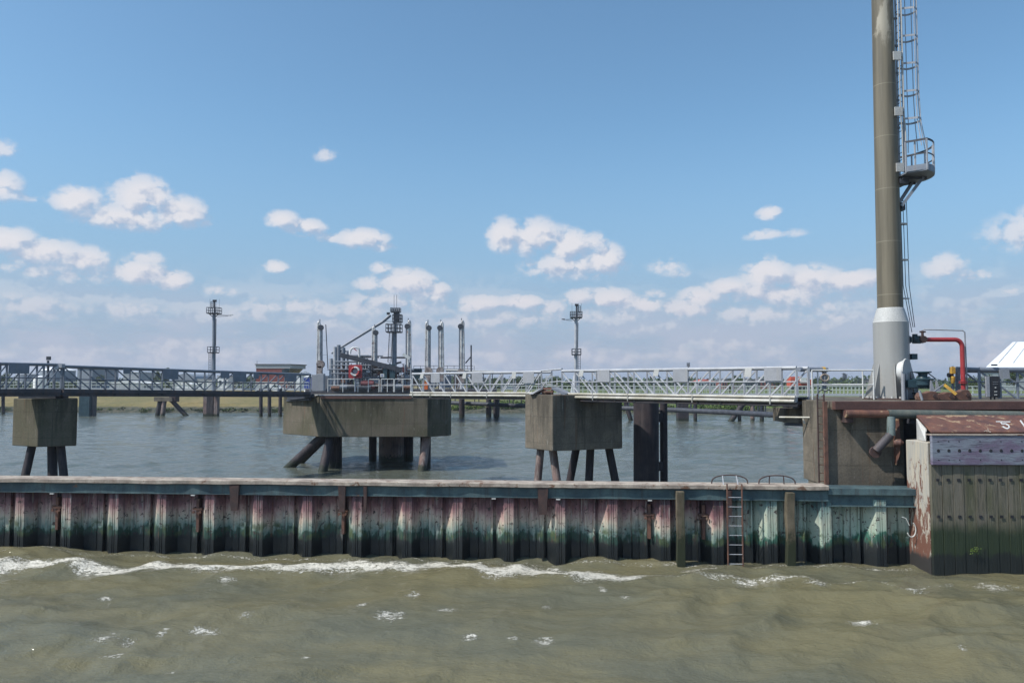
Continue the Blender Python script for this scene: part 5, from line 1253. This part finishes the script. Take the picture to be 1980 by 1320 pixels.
# far jetty trestle with rails (seen through the right walkways)
def far_walk(x0, x1, y0, y1, lab, zd=4.35, mat='farrail', n=30):
    t = thing('jetty_walkway', lab, 'walkway', Q((x0+x1)/2, (y0+y1)/2, zd), 'far jetty walkways')
    a, b2 = Q(x0, y0, zd), Q(x1, y1, zd); up = Vector((0,0,1)); off = Vector((0, 1.6, 0))
    MB().hexa([a-up*.35, b2-up*.35, b2+off-up*.35, a+off-up*.35, a, b2, b2+off, a+off]).build('deck', M['farpale'], t)
    for o in (Vector((0,0,0)), off):
        b = MB(); b.tube(a+o+up*1.1, b2+o+up*1.1, .07, n=6); b.tube(a+o+up*.55, b2+o+up*.55, .05, n=6)
        for i in range(n+1): q = a+(b2-a)*i/n+o; b.bar(q, q+up*1.1, .07)
        b.build('hand_rail', M[mat], t)
    for i in (range(0, n+1, 10) if zd < 4.8 else ()):
        q = a+(b2-a)*i/n+off*.5
        MB().tube(Vector((q.x, q.y, -2)), q-up*.35, .28, n=10).build('pile', M['pile'], t)
    return t
M['farrail'] = wmat('pale_green_rail', (.42,.46,.42), (.36,.4,.37), .5, rough=.6)
far_walk(960, 1260, 128, 124, 'pale railed jetty walkway behind the square pier and twin piles')
far_walk(1262, 1520, 124, 120, 'pale railed jetty walkway seen under the handrail of the right span')
far_walk(1522, 1700, 120, 118, 'pale railed jetty walkway behind the dolphin railing', n=24)
far_walk(1880, 2150, 120, 120, 'pale railed jetty walkway behind the far right walkway', n=20)
far_walk(-200, 330, 150, 146, 'pale railed jetty walkway across the view behind the left walkway', zd=5.0)
far_walk(332, 592, 146, 140, 'pale railed jetty walkway between the trestle and the loading platform', zd=5.0)
# long dark pipe beam
lb_ = thing('jetty_pipe', 'long dark pipe on trestles running low over the water under the right walkways', 'pipeline', Q(1200, 115, 2))
pp = [(872, 778.5, 140), (935, 781, 136), (1000, 784, 130), (1230, 789.5, 118), (1320, 793, 112), (1420, 797.5, 104), (1500, 802, 96), (1545, 808, 90)]
MB().path([P(*q) for q in pp], .36, 10).build('pipe', M['steel_dark'], lb_)
for px in (880, 918, 926, 944, 960, 985, 992, 1008, 1216, 1226, 1336, 1342, 1458, 1466, 1472, 1480, 1523):
    k = np.interp(px, [q[0] for q in pp], [q[2] for q in pp]); zy = np.interp(px, [q[0] for q in pp], [q[1] for q in pp])
    MB().bar(P(px, zy, k), P(px, 768, k), .16).build('hanger', M['steel_dark'], lb_)
far_pile(893, .50, 137, 4.0, 'stout dark jetty pile just right of the octagonal platform')
far_pile(945, .48, 137, 4.0, 'left one of two dark jetty piles left of the square pier')
far_pile(960, .55, 137, 4.0, 'right one of two dark jetty piles left of the square pier')
o = MB().box(Q(1319.5, 124, 1.2), (1.65, 1.65, 6.2)).build('jetty_pile', M['pile']); tag(o, 'broad square dark jetty pile right of the twin mooring pile', 'pile', 'far jetty piles')
far_pile(1450, .42, 122, 4.3, 'slanting jetty pile leaning down to the left under the right span', 'pile', 1408, -.6)
far_pile(1455, .33, 122, 4.3, 'upright jetty pile with a pale red foot under the right span', 'pile_pink')
far_pile(1473, .33, 122, 4.3, 'thin dark upright jetty pile right of the red footed one')
far_pile(1205, .36, 124, 4.3, 'slanting jetty pile leaning down to the right behind the square pier', 'pile', 1222, -.6)
# left far piles
o = thing('mooring_box', 'dark blue steel box shaped dolphin standing in the water beside the left pier', 'dolphin', Q(170, 142, 0))
MB().box(Q(167, 142, 1.4), (1.9, 1.6, 4.3)).build('box', M['bluebox'] if 'bluebox' in M else M['teal_dark'], o, bevel=.03); MB().box(Q(180, 142.6, 2.0), (.6, 1.4, 5.0)).build('pile', M['steel_dark'], o)
tr = thing('jetty_trestle', 'concrete cap trestle on one upright and two raking piles under the left walkway', 'trestle', Q(325, 142, 0))
MB().box(Q(320, 142, 3.05), (3.3, 2, .75)).build('cap', M['concrete'], tr); MB().tube(Q(310, 142, 2.8), Q(302, 142, -1), .42).build('pile', M['pile'], tr); MB().tube(Q(318, 141.5, 2.8), Q(313, 141, -1), .4).build('pile', M['pile_pink'], tr)
MB().tube(Q(331, 142, 2.9), Q(370, 142, -1), .40).build('pile', M['pile'], tr); MB().box(Q(337, 142.1, 3.2), (1.1, 1.8, 1.3)).build('block', M['rust_dark'], tr)
o = thing('jetty_pier', 'upright pier of four sheet columns under the left walkway below the light mast', 'pier', Q(409, 141, 0))
for px, mt in ((398.5, 'pile_pink'), (405, 'pile'), (411, 'pile'), (419, 'pile_pink')): MB().box(Q(px, 141, 1.8), (.62, 1.2, 5.6)).build('column', M[mt], o)
for px, l_ in ((504.5, 'left one of three dark jetty piles under the right end of the left walkway'), (521, 'middle one of three dark jetty piles under the left walkway end'), (542, 'right one of three dark jetty piles, next to the octagonal platform')):
    far_pile(px, .32, 140, 5, l_)
far_pile(6, .3, 150, 5, 'slim dark jetty pile at the left edge of the photo')

# ------------------------------------------------------------------ land behind: buildings, tanks, trees
def simple_building(name, label, px0, px1, ptop, Y, depth, wallm, roofm, rise=0, z0=3.4, windows=0, winm='glass', door=False, arch=False, group=None):
    x0, x1 = X(px0, Y, 6), X(px1, Y, 6); zt = P(0, ptop, Y).z; t = thing(name, label, 'building', ((x0+x1)/2, Y, z0), group)
    wl_ = MB().prism([(x0, Y), (x1, Y), (x1, Y+depth), (x0, Y+depth)], z0, zt-rise).build('wall', M[wallm], t)
    if arch:
        pr = [(x0-.2, zt-rise)]+[((x0+x1)/2-(x1-x0)/2*math.cos(a), zt-rise+rise*math.sin(a)) for a in np.linspace(0, math.pi, 11)]+[(x1+.2, zt-rise)]
        MB().plate([(a, Y-.2, z) for a, z in pr], (0, depth+.4, 0)).build('roof', M[roofm], t)
    elif rise: MB().plate([(x0-.3, Y-.2, zt-rise), (x1+.3, Y-.2, zt-rise), ((x0+x1)/2, Y-.2, zt)], (0, depth+.4, 0)).build('roof', M[roofm], t)
    else: MB().prism([(x0-.2, Y-.2), (x1+.2, Y-.2), (x1+.2, Y+depth), (x0-.2, Y+depth)], zt+.003, zt+.35).build('roof', M[roofm], t)
    for i in range(windows):
        xx = x0+(x1-x0)*(i+.5)/windows; w_ = (x1-x0)/windows*.45
        f = MB().box((xx, Y-.03, z0+(zt-rise-z0)*.6), (w_, .08, (zt-rise-z0)*.3)).build('window', M[winm], wl_)
    return t
# brick control building
by = 205; cbld = thing('control_building', 'red brick control building with a white parapet and slanted lookout windows behind the left walkway', 'building', Q(535, by, 4))
xa, xb, xc = X(495, by, 8), X(561, by, 8), X(575, by, 8); z5 = P(0, 712, by).z; z6 = P(0, 705, by).z
MB().prism([(xa, by), (xb-1.5, by), (xb-1.5, by+9), (xa, by+9)], 3.4, z5).build('wall', M['brick'], cbld)
MB().prism([(xa-.1, by-.1), (xb, by-.1), (xc-.3, by+7), (xc-.3, by+9.2), (xa-.1, by+9.2)], z5+.003, z6).build('parapet', M['farpale'], cbld)
MB().prism([(xa-.3, by-.3), (xb+.2, by-.3), (xc, by+7), (xc, by+9.4), (xa-.3, by+9.4)], z6+.003, z6+.2).build('roof', M['roof_dark'], cbld)
z4 = P(0, 722, by).z
f = MB().add([(xb-1.5, by-.05, z4), (xb-.6, by-.05, z4), (xc-1.6, by+7, z4), (xb-1.5, by+7, z4), (xb-1.5, by-.1, z5), (xb-.05, by-.1, z5), (xc-.35, by+7, z5), (xb-1.5, by+7, z5)], [(3,2,1,0),(4,5,6,7),(0,1,5,4),(1,2,6,5),(2,3,7,6),(3,0,4,7)]).build('lookout_window', M['glass'], cbld)
MB().prism([(xb-1.5, by), (xb-.6, by), (xc-1.6, by+7), (xb-1.5, by+7)], 3.4, z4-.003).build('wall', M['brick'], cbld)
MB().box((X(549, by, 9), by-.04, (z4+z5)/2-.1), (1.0, .08, 1.0)).build('window', M['glass'], cbld)
MB().tube(P(497, 706, by), P(497, 697, by), .05).build('aerial', M['steel_dark'], cbld)
def tank(px0, px1, ptop, Y, lab, wall='farpale', roof='hall', band=0):
    r_ = (X(px1, Y, 6)-X(px0, Y, 6))/2; c = (X((px0+px1)/2, Y, 6), Y+r_, 0); zt = P(0, ptop, Y).z
    t = thing('storage_tank', lab, 'tank', (c[0], c[1], 3.4), 'storage tanks on the far bank')
    zs = zt-r_*.22
    sh_ = MB().lathe(c, [(r_, 3.3), (r_, zs)], 36).build('shell', M[wall], t); MB().lathe(c, [(r_+.05, zs), (r_*.75, zs+r_*.11), (r_*.4, zs+r_*.19), (0, zt)], 36).build('roof', M[roof], t)
    MB().lathe(c, [(r_+.1, zs-.3), (r_+.1, zs-.02)], 36).build('rim', M['fargrey'], sh_)
tank(62, 124, 709, 330, 'large domed storage tank with a white roof behind the left walkway', 'fargrey')
tank(20, 60, 719, 360, 'grey storage tank left of the large domed one', 'fargrey', 'farpale')
tank(58, 84, 726, 260, 'small white tank standing in front of the large domed one', 'hall')
simple_building('warehouse', 'blue grey boxy industrial building right of the domed tank', 149, 178, 713, 300, 20, 'fargrey', 'roof_dark')
simple_building('warehouse', 'pale tall shed beside the blue grey industrial building', 238, 268, 720, 340, 20, 'farpale', 'hall')
simple_building('warehouse', 'long low white roofed shed behind the left walkway', 213, 278, 735, 250, 12, 'farpale', 'hall', 1.0)
simple_building('warehouse', 'grey barn with an arched roof right of the big tree', 338, 378, 722, 260, 18, 'fargrey', 'fargrey', 2.2, arch=True)
simple_building('warehouse', 'low white shed at the foot of the arched barn', 334, 372, 738, 240, 6, 'hall', 'hall', .8)
simple_building('site_office', 'white cabin behind the left walkway right of the light mast', 421, 440, 728, 215, 5, 'hall', 'farpale', windows=2)
simple_building('site_office', 'small white cabin left of the light mast', 383, 402, 735, 215, 5, 'hall', 'farpale', windows=2)
simple_building('container', 'white container on the far bank right of the brick building', 572, 583, 725, 200, 5, 'hall', 'farpale')
tank(586, 604, 726, 190, 'white tank with a round roof right of the brick building', 'hall', 'hall')
b = MB(); c = P(598, 743, 180); b.box(c, (2.0, 2, 2.6)); b.box(c+Vector((0,0,1.4)), (2.1, 2.1, .2)); b.box(c+Vector((1.4,0,.3)), (.4, 1.8, 2.9)); tag(b.build('container', M['blue']), 'bright blue container at the far end of the left walkway', 'container')
for (px, py, m_, lab) in ((510, 750, 'farpale', 'white van parked below the brick building at its left'), (528, 746, 'hall', 'white van parked below the middle of the brick building')):
    Y = 195; c = P(px, py, Y); t = thing('parked_van', lab, 'van', (c.x, Y, 3.5), 'vans parked by the control building')
    b = MB(); b.plate([(c.x-2.2, Y, 3.9), (c.x+2.3, Y, 3.9), (c.x+2.3, Y, 4.7), (c.x+1.6, Y, 4.9), (c.x+1.0, Y, 5.6), (c.x-2.2, Y, 5.7)], (0, 1.9, 0)); b.build('body', M[m_], t, bevel=.08)
    MB().plate([(c.x+.2, Y-.02, 4.9), (c.x+1.4, Y-.02, 4.9), (c.x+.95, Y-.02, 5.5), (c.x+.2, Y-.02, 5.5)], (0, .03, 0)).build('window', M['glass'], t)
    for dx in (-1.4, 1.4): MB().lathe((c.x+dx, Y+.1, 3.95), [(0,-.15),(.36,-.15),(.36,.15),(0,.15)], 14, 'y').build('wheel', M['black'], t)

# big white hall at the right edge
Y = 230; t = thing('white_hall', 'huge bright white hall with a canted roof at the right edge', 'building', Q(1990, Y, 4))
f = lambda px, py: P(px, py, Y)
g = lambda px, py, Y_: P(px, py, Y_)
a0, a1, b0, b1 = g(1897, 719, 228), g(2320, 719, 228), g(1958.5, 661, 250), g(2300, 655, 250)
m0 = g(1914, 702, 234); m1 = g(2320, 699, 234)
b = MB(); b.add([a0, a1, m1, b1, b0, m0], [(0, 1, 2, 5), (5, 2, 3, 4)]); c0_, c1_ = g(1928, 719, 272), Vector((a1.x, 272, a0.z)); b.add([a0, m0, b0, c0_], [(0, 3, 2, 1)]); b.add([c0_, c1_, b1, b0], [(0, 1, 2, 3)]); b.build('roof', M['hall'], t)
for k_ in range(9):
    f_ = .04+k_*.07; p_ = m0+(m1-m0)*f_; q_ = b0+(b1-b0)*max(0, f_-.02); MB().bar(p_+Vector((0,-.1,.1)), q_+Vector((0,-.1,.1)), .12).build('roof_seam', M['white'], t)
MB().prism([(a0.x+.2, 228.2), (a1.x, 228.2), (a1.x, 271), (c0_.x, 271)], 3.4, a0.z-.01).build('wall', M['farpale'], t)
# red harbour crane truck and such in the gap
t = thing('mobile_crane', 'red mobile crane machine behind the right end of the right walkway span', 'crane', Q(1545, 210, 4))
b = MB(); b.box(P(1541, 740, 210), (4.6, 3, 2.4)); b.box(P(1535, 733, 210), (2.6, 2.6, 1.4)); b.box(P(1559, 741, 210), (2.0, 2.5, 2.2)); b.build('body', M['redfar'], t, bevel=.1)
MB().bar(P(1530, 736, 209), P(1544, 730, 209), .5).build('boom', M['redfar'], t); b = MB(); b.box(P(1552, 735, 208.5), (1.6, 1.6, 1.4)); b.build('cab', M['white'], t)
for px in (1532, 1540, 1548, 1556): MB().lathe(P(px, 749.5, 208.4), [(0,-.2),(.6,-.2),(.6,.2),(0,.2)], 14, 'y').build('wheel', M['black'], t)
for (a, b_, c_, Yb, lab, w1, w2) in ((1350, 1384, 733, 330, 'long low shed with a reddish roof behind the right span', 'farpale', 'redfar'), (1396, 1424, 731, 330, 'brick coloured house block behind the right span', 'redhouse', 'roof_dark'),
        (1440, 1470, 733, 300, 'dark low shed behind the right walkway span', 'roof_dark', 'roof_dark'), (1458, 1500, 731, 350, 'reddish works building left of the red crane', 'redhouse', 'roof_dark'), (975, 1000, 735, 300, 'low grey shed behind the middle walkway span', 'fargrey', 'roof_dark'), (1700, 1760, 729, 330, 'long industrial shed behind the tower', 'roof_dark', 'roof_dark')):
    if w1 == 'redhouse' and 'redhouse' not in M: M['redhouse'] = wmat('red_house', (.25,.1,.08), (.2,.08,.07), .2, rough=.8, bmp=0)
    simple_building('factory_building', lab, a, b_, c_, Yb, 14, w1, w2, 1.0, windows=6)
# refinery skyline: frames with columns
def refinery(px, Y, lab, spec, seed):
    rr = random.Random(seed); t = thing('refinery_unit', lab, 'refinery', Q(px, Y, 4), 'refinery units on the horizon')
    for (dx, w, ptop) in spec:
        r_ = w/2/1500*Y
        MB().tube(Q(px+dx, Y, 3.8), P(px+dx, ptop, Y), r_, n=10).build('column', M['refinery'], t)
        for k in range(3):
            z = 740-(740-ptop)*(.4+.27*k)
            MB().box(P(px+dx, z, Y), (r_*3.4, r_*3.4, .5)).build('gallery', M['refinery'], t)
    x0, x1 = min(s[0] for s in spec)-4, max(s[0] for s in spec)+4
    b = MB()
    for k in range(6): b.bar(Q(px+x0+(x1-x0)*k/5, Y, 3.8), P(px+x0+(x1-x0)*k/5, 735, Y), .9)
    for z in (736, 739, 742): b.bar(P(px+x0, z, Y), P(px+x1, z, Y), .9)
    b.build('frame', M['refinery'], t)
M['refinery'] = wmat('refinery_steel', (.09,.085,.10), (.06,.06,.07), .05, rough=.8, bmp=0)
refinery(1633, 900, 'dark refinery towers seen above the dolphin railing', [(-5, 3, 729), (-1.5, 4, 721), (2.5, 3.5, 723), (6, 2.5, 731)], 1)
refinery(1600, 1000, 'low dark refinery frames left of the refinery towers', [(-6, 3, 735), (0, 2, 733), (9, 2, 736)], 4)
refinery(1674, 850, 'dark refinery columns just left of the tower base', [(-4, 2.5, 733), (0, 3.5, 729), (5, 2.5, 733)], 2)
refinery(1812, 700, 'dark refinery block right of the capstan', [(-6, 5, 738), (0, 6, 735), (9, 5, 737)], 3)
# thin radio mast
t = thing('radio_mast', 'thin radio mast with aerials on the horizon above the right walkway span', 'mast', Q(1331, 400, 4))
MB().tube(Q(1331, 400, 3.8), P(1331, 703, 400), .4, .22, n=8).build('pole', M['refinery'], t)
b = MB()
for dx in (-2.2, 0, 2.2):
    b.bar(P(1331+dx, 709, 400), P(1331+dx, 701, 400), .35)
b.bar(P(1328, 706, 400), P(1334, 706, 400), .3); b.bar(P(1328.5, 711, 400), P(1333.5, 711, 400), .3); b.build('aerial', M['refinery'], t)

# trees ----------------------------------------------------------------
def crown_mesh(rx, rz, n, seed, leaf=.5, lobes=9):
    r = np.random.default_rng(seed); vs = []; fs = []
    cs = [(r.normal(0, .42)*rx, r.normal(0, .42)*rx, r.uniform(-.45, .55)*rz, r.uniform(.38, .62)) for _ in range(lobes)]
    for i in range(n):
        cx, cy, cz, s = cs[r.integers(lobes)]
        d = r.normal(size=3); d /= np.linalg.norm(d); rad = s*(r.uniform(.35, 1.08))
        c = Vector((cx+d[0]*rad*rx, cy+d[1]*rad*rx, cz+d[2]*rad*rz))
        a = Vector(r.normal(size=3)).normalized(); b_ = a.cross(Vector(r.normal(size=3))).normalized(); l = leaf*r.uniform(.6, 1.5)
        o = len(vs); vs += [c-a*l, c-b_*l*.6, c+a*l, c+b_*l*.6]; fs.append((o, o+1, o+2, o+3))
    return vs, fs
protos = []
def make_tree(px, Y, ptop, wpx, lab, kind, seed, mat='leaf'):
    z0 = 3.5; zt = P(0, ptop, Y).z; h = max(zt-z0, 3); x = X(px, Y, 8)
    t = thing('tree', lab, 'tree', (x, Y, z0), 'trees on the far bank')
    b = MB(); b.tube((x, Y, z0-.3), (x, Y, z0+h*.6), h*.035, h*.015, n=8)
    for a in (0, 2.1, 4.2): b.tube((x, Y, z0+h*.3), (x+h*.2*math.cos(a), Y+h*.2*math.sin(a), z0+h*.62), h*.015, h*.006, n=6)
    b.build('trunk', M['bark'], t)
    w = wpx/1500*Y/2
    vs, fs = crown_mesh(w*.75, h*.36, 1500, seed, leaf=h*.030, lobes=11)
    c = MB(); c.add([v+Vector((x, Y, z0+h*.60)) for v in vs], fs); c.build('crown', M[mat], t)
    return t
make_tree(320, 250, 706, 26, 'dark round tree standing tallest behind the left walkway', 0, 1)
for i, (px, Y, pt, w, lab) in enumerate([(300, 280, 726, 34, 'broad lower tree left of the tallest dark tree'), (8, 300, 717, 30, 'bushy tree at the left edge behind the walkway'), (195, 300, 722, 26, 'tree between the industrial building and the tall shed'),
      (395, 290, 729, 30, 'low tree right of the arched barn'), (455, 300, 728, 34, 'broad tree right of the light mast'), (483, 300, 726, 24, 'tree just left of the brick building'), (590, 320, 718, 20, 'tree above the blue container'), (578, 330, 721, 16, 'small tree right of the brick building roof'),
      (955, 260, 727, 40, 'broad tree behind the middle walkway span'), (1000, 270, 724, 44, 'large tree behind the middle walkway span left of the square pier'), (1040, 260, 722, 40, 'large tree behind the square pier'), (1075, 255, 726, 34, 'tree left of the pale light mast'),
      (1160, 300, 728, 40, 'tree right of the pale light mast'), (1206, 300, 730, 40, 'bushy tree above the twin mooring pile'), (1288, 280, 733, 22, 'small dark tree left of the radio mast'), (1338, 300, 735, 12, 'tiny round tree right of the radio mast'),
      (1425, 290, 726, 40, 'rounded tree between the two reddish works buildings'), (1505, 300, 727, 36, 'tree left of the red mobile crane'), (1572, 320, 731, 24, 'tree right of the red mobile crane')]):
    make_tree(px, Y, pt, w, lab, 0, 10+i)
for i, (px, pt, w, lab) in enumerate([(1885, 728, 50, 'leafy tree behind the red pipe'), (1915, 722, 50, 'leafy tree behind the black control box'), (1960, 712, 60, 'tall leafy tree in front of the white hall'), (2005, 716, 60, 'leafy tree cut by the right edge of the photo'), (2060, 716, 60, 'leafy tree beyond the right edge')]):
    make_tree(px, 200+i*3, pt, w, lab, 0, 60+i)
# treeline as one mass on the horizon, shrubs on the bank, reeds
def mass(name, lab, cat, pts, n, leaf, mat, seed):
    r = np.random.default_rng(seed); vs = []; fs = []
    for _ in range(n):
        x0, y0, z0, sx, sy, sz = pts[r.integers(len(pts))]
        d = r.normal(size=3); d /= np.linalg.norm(d); q = r.uniform(.2, 1)**.5
        c = Vector((x0+d[0]*sx*q, y0+d[1]*sy*q, z0+abs(d[2])*sz*q)); a = Vector(r.normal(size=3)).normalized(); b_ = a.cross(Vector(r.normal(size=3))).normalized(); l = leaf*r.uniform(.6, 1.5)
        o = len(vs); vs += [c-a*l, c-b_*l*.7, c+a*l, c+b_*l*.7]; fs.append((o, o+1, o+2, o+3))
    b = MB(); b.add(vs, fs); o = b.build(name, M[mat]); o['kind'] = 'stuff'; tag(o, lab, cat); return o
r = random.Random(3)
mass('tree_line', 'hazy far-off line of trees along the horizon', 'tree line', [(X(px, 620, 6)+r.uniform(-6, 6), 620+r.uniform(-30, 30), 3.6, r.uniform(7, 14), 9, r.uniform(3.5, 8.5)) for px in range(-300, 2300, 9)], 26000, 1.3, 'leaf', 5)
mass('tree_line', 'nearer belt of bushes behind the far jetty', 'hedge', [(X(px, 330, 6)+r.uniform(-3, 3), 330+r.uniform(-15, 15), 3.5, r.uniform(4, 7), 5, r.uniform(1.2, 3.6)) for px in list(range(-100, 620, 11))+list(range(930, 1260, 10))+list(range(1560, 2200, 12))], 14000, .7, 'leaf', 6)
sh = []
for px in range(865, 1760, 5):
    x = X(px, 150, 1); y = float(shore_y(np.array(x)))
    big_ = 1.0 if px < 940 else (1.9 if px < 1060 else r.uniform(.9, 1.6))
    sh.append((x, y+r.uniform(1.2, 4.5), r.uniform(.1, .8), 1.2, 1.0, big_))
mass('shore_bushes', 'green reeds and low bushes along the far waterline', 'bushes', sh, 26000, .17, 'leaf2', 8)
sh = []
for px in range(-150, 870, 5):
    x = X(px, 158, 1); y = float(shore_y(np.array(x))); sh.append((x, y+r.uniform(.3, 3.5), r.uniform(.0, .5), 1.0, .9, r.uniform(.3, .7)))
mass('shore_weeds', 'dark weeds and stones along the far waterline at the left', 'weeds', sh, 12000, .15, 'leaf', 9)
make_tree(1410, 156, 781, 12, 'small green bush tree on the bank under the right walkway span', 0, 90, 'leaf2')
# small plant on the fender
b = MB(); r2 = np.random.default_rng(4)
c0_ = P(1884, 1063, FY-.18)
for _ in range(70):
    c = c0_+Vector((r2.normal(0, .09), r2.uniform(-.06, .02), r2.normal(0, .045))); a = Vector(r2.normal(size=3)).normalized()*.018; q = a.cross(Vector(r2.normal(size=3))).normalized()*.014
    b.add([c-a, c-q, c+a, c+q], [(0,1,2,3)])
M['plant'] = leaf_mat('bright_leaves', (.16,.22,.05), (.08,.14,.03), 20)
tag(b.build('small_plant', M['plant']), 'small bright green plant growing on the dark lower planks of the fender', 'plant')

# ------------------------------------------------------------------ the hazy air over the river
hz = MB().box((0, 4350, 14), (9400, 9800, 44)); 
hm = bpy.data.materials.new('haze_air'); hm.use_nodes = True; nt = NT(hm.node_tree); nt.n.clear()
pv = nt.node('ShaderNodeVolumePrincipled'); pv.inputs['Color'].default_value = (.80, .87, 1, 1); pv.inputs['Density'].default_value = .00024; pv.inputs['Anisotropy'].default_value = .2
o = nt.node('ShaderNodeOutputMaterial'); nt.l.new(pv.outputs[0], o.inputs['Volume'])
ho = hz.build('haze', hm); ho['kind'] = 'stuff'
